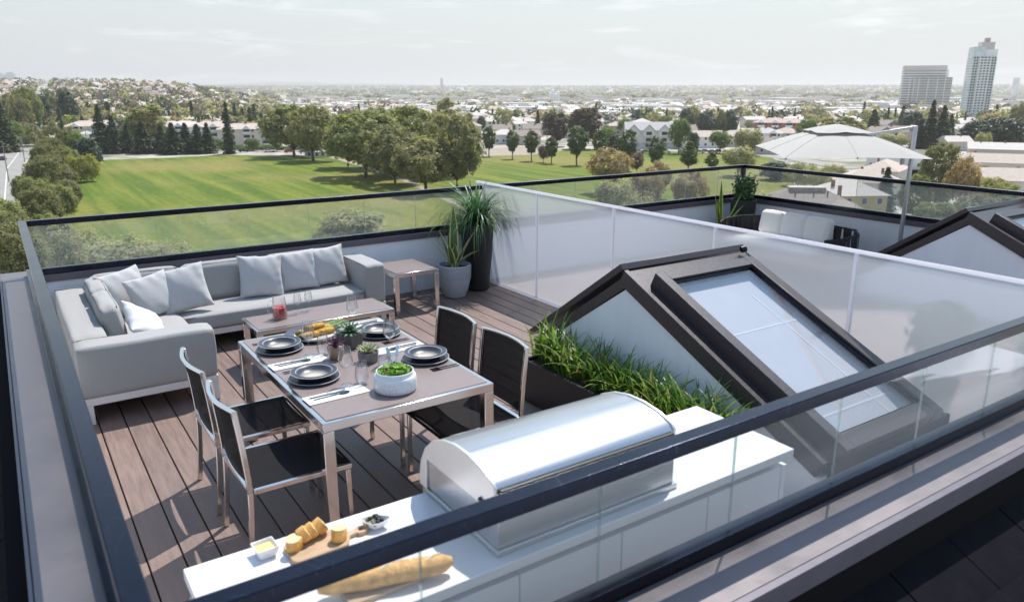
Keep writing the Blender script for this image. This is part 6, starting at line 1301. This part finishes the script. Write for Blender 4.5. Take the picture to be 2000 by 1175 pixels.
for i, px in enumerate((1352, 1366, 1378, 1392, 1405, 1420, 1474, 1334, 1300, 1262, 1248)): car(px, 299 + (i % 2) + (2 if px > 1450 else 0), R(-50), ('white', 'silver', 'blue', 'grey', 'black', 'white', 'white', 'silver', 'white', 'grey', 'white')[i], '%s car in the row by the right lawn, spot %s from the left' % (('white', 'silver', 'blue', 'grey', 'black', 'white', 'white', 'silver', 'white', 'grey', 'white')[i], ['fifth', 'sixth', 'seventh', 'eighth', 'ninth', 'tenth', 'eleventh', 'fourth', 'third', 'second', 'first'][i]))
M_woodp = mk('pole_wood', (.30, .25, .20), .9, var=.15)
for px, b_, h, lab in ((18, 356, 11, 'utility pole nearest the left edge with a curved lamp arm'), (49, 318, 11, 'utility pole by the avenue, second one'), (73, 292, 10.5, 'utility pole by the avenue, third one'), (88, 276, 10.5, 'utility pole by the avenue, fourth one'), (97, 264, 10.5, 'utility pole far along the avenue'), (173, 300, 10, 'utility pole behind the columnar shrubs'), (515, 296, 9, 'thin pole on the park street'), (1068, 300, 11, 'utility pole behind the plum tree')):
    x, y = G(px, b_); t = thing('utility_pole', lab, 'pole', (x, y, terrain(x, y)), -math.atan2(x, y)); MB().tube([(0, 0, -.3), (0, 0, h)], [.17, .12], 8).build('post', M_woodp, t); MB().bar((-1.1, 0, h - .6), (1.1, 0, h - .6), .12, .14).build('crossarm', M_woodp, t)
    MB().tube([(0, 0, h - 2), (.8, 0, h - 1.2), (1.8, 0, h - 1.5), (2.2, 0, h - 2.1)], .06, 6).build('lamp_arm', M_woodp, t)
x, y = G(8, 530); t = thing('stop_sign', 'small red road sign just beyond the left parapet', 'sign', (x, y, GZ)); MB().tube([(0, 0, 0), (0, 0, 2.6)], .04, 6).build('post', M_woodp, t); MB().tube([(0, -.05, 2.4), (0, -.02, 2.4)], .38, 8).build('plate', mk('sign_red', (.5, .04, .04), .5, var=0), t)
# timber stair and small balcony seen through the right glass
x, y = G(1880, 500); t = thing('garden_deck', 'small dark railed deck below the right rail', 'deck', (x, y, GZ), R(-56)); MB().box(-6, 6, -3, 3, 3.4, 3.6).build('floor', M_joint, t)
MB().box(-6, 6, -3.05, -2.95, 4.5, 4.62).build('handrail', M_towerw, t); MB().box(-6.05, -5.95, -2.94, 3, 4.5, 4.62).build('handrail', M_towerw, t)
for k in range(13): MB().box(-6 + k - .04, -6 + k + .04, -3.04, -2.96, 3.6, 4.499).build('baluster', M_joint, t)
for q in (-5.8, 5.8):
    for r_ in (-2.8, 2.8): MB().box(q - .1, q + .1, r_ - .1, r_ + .1, -.1, 3.399).build('post', M_joint, t)
# ------------------------------------------------------------------ haze
hz = MB().box(-21000, 21000, -21000, 21000, GZ - 40, 175).build('haze', None); hz.data.materials.clear()
hm = bpy.data.materials.new('haze_air'); hm.use_nodes = True; n = hm.node_tree.nodes; n.remove(n['Principled BSDF']); pv = n.new('ShaderNodeVolumePrincipled'); pv.inputs['Color'].default_value = (1, .975, .94, 1); pv.inputs['Density'].default_value = .00013; pv.inputs['Anisotropy'].default_value = .35
hm.node_tree.links.new(pv.outputs[0], n['Material Output'].inputs['Volume']); hz.data.materials.append(hm); tag(hz, 'thin pale summer haze over the town', 'haze', kind='stuff')
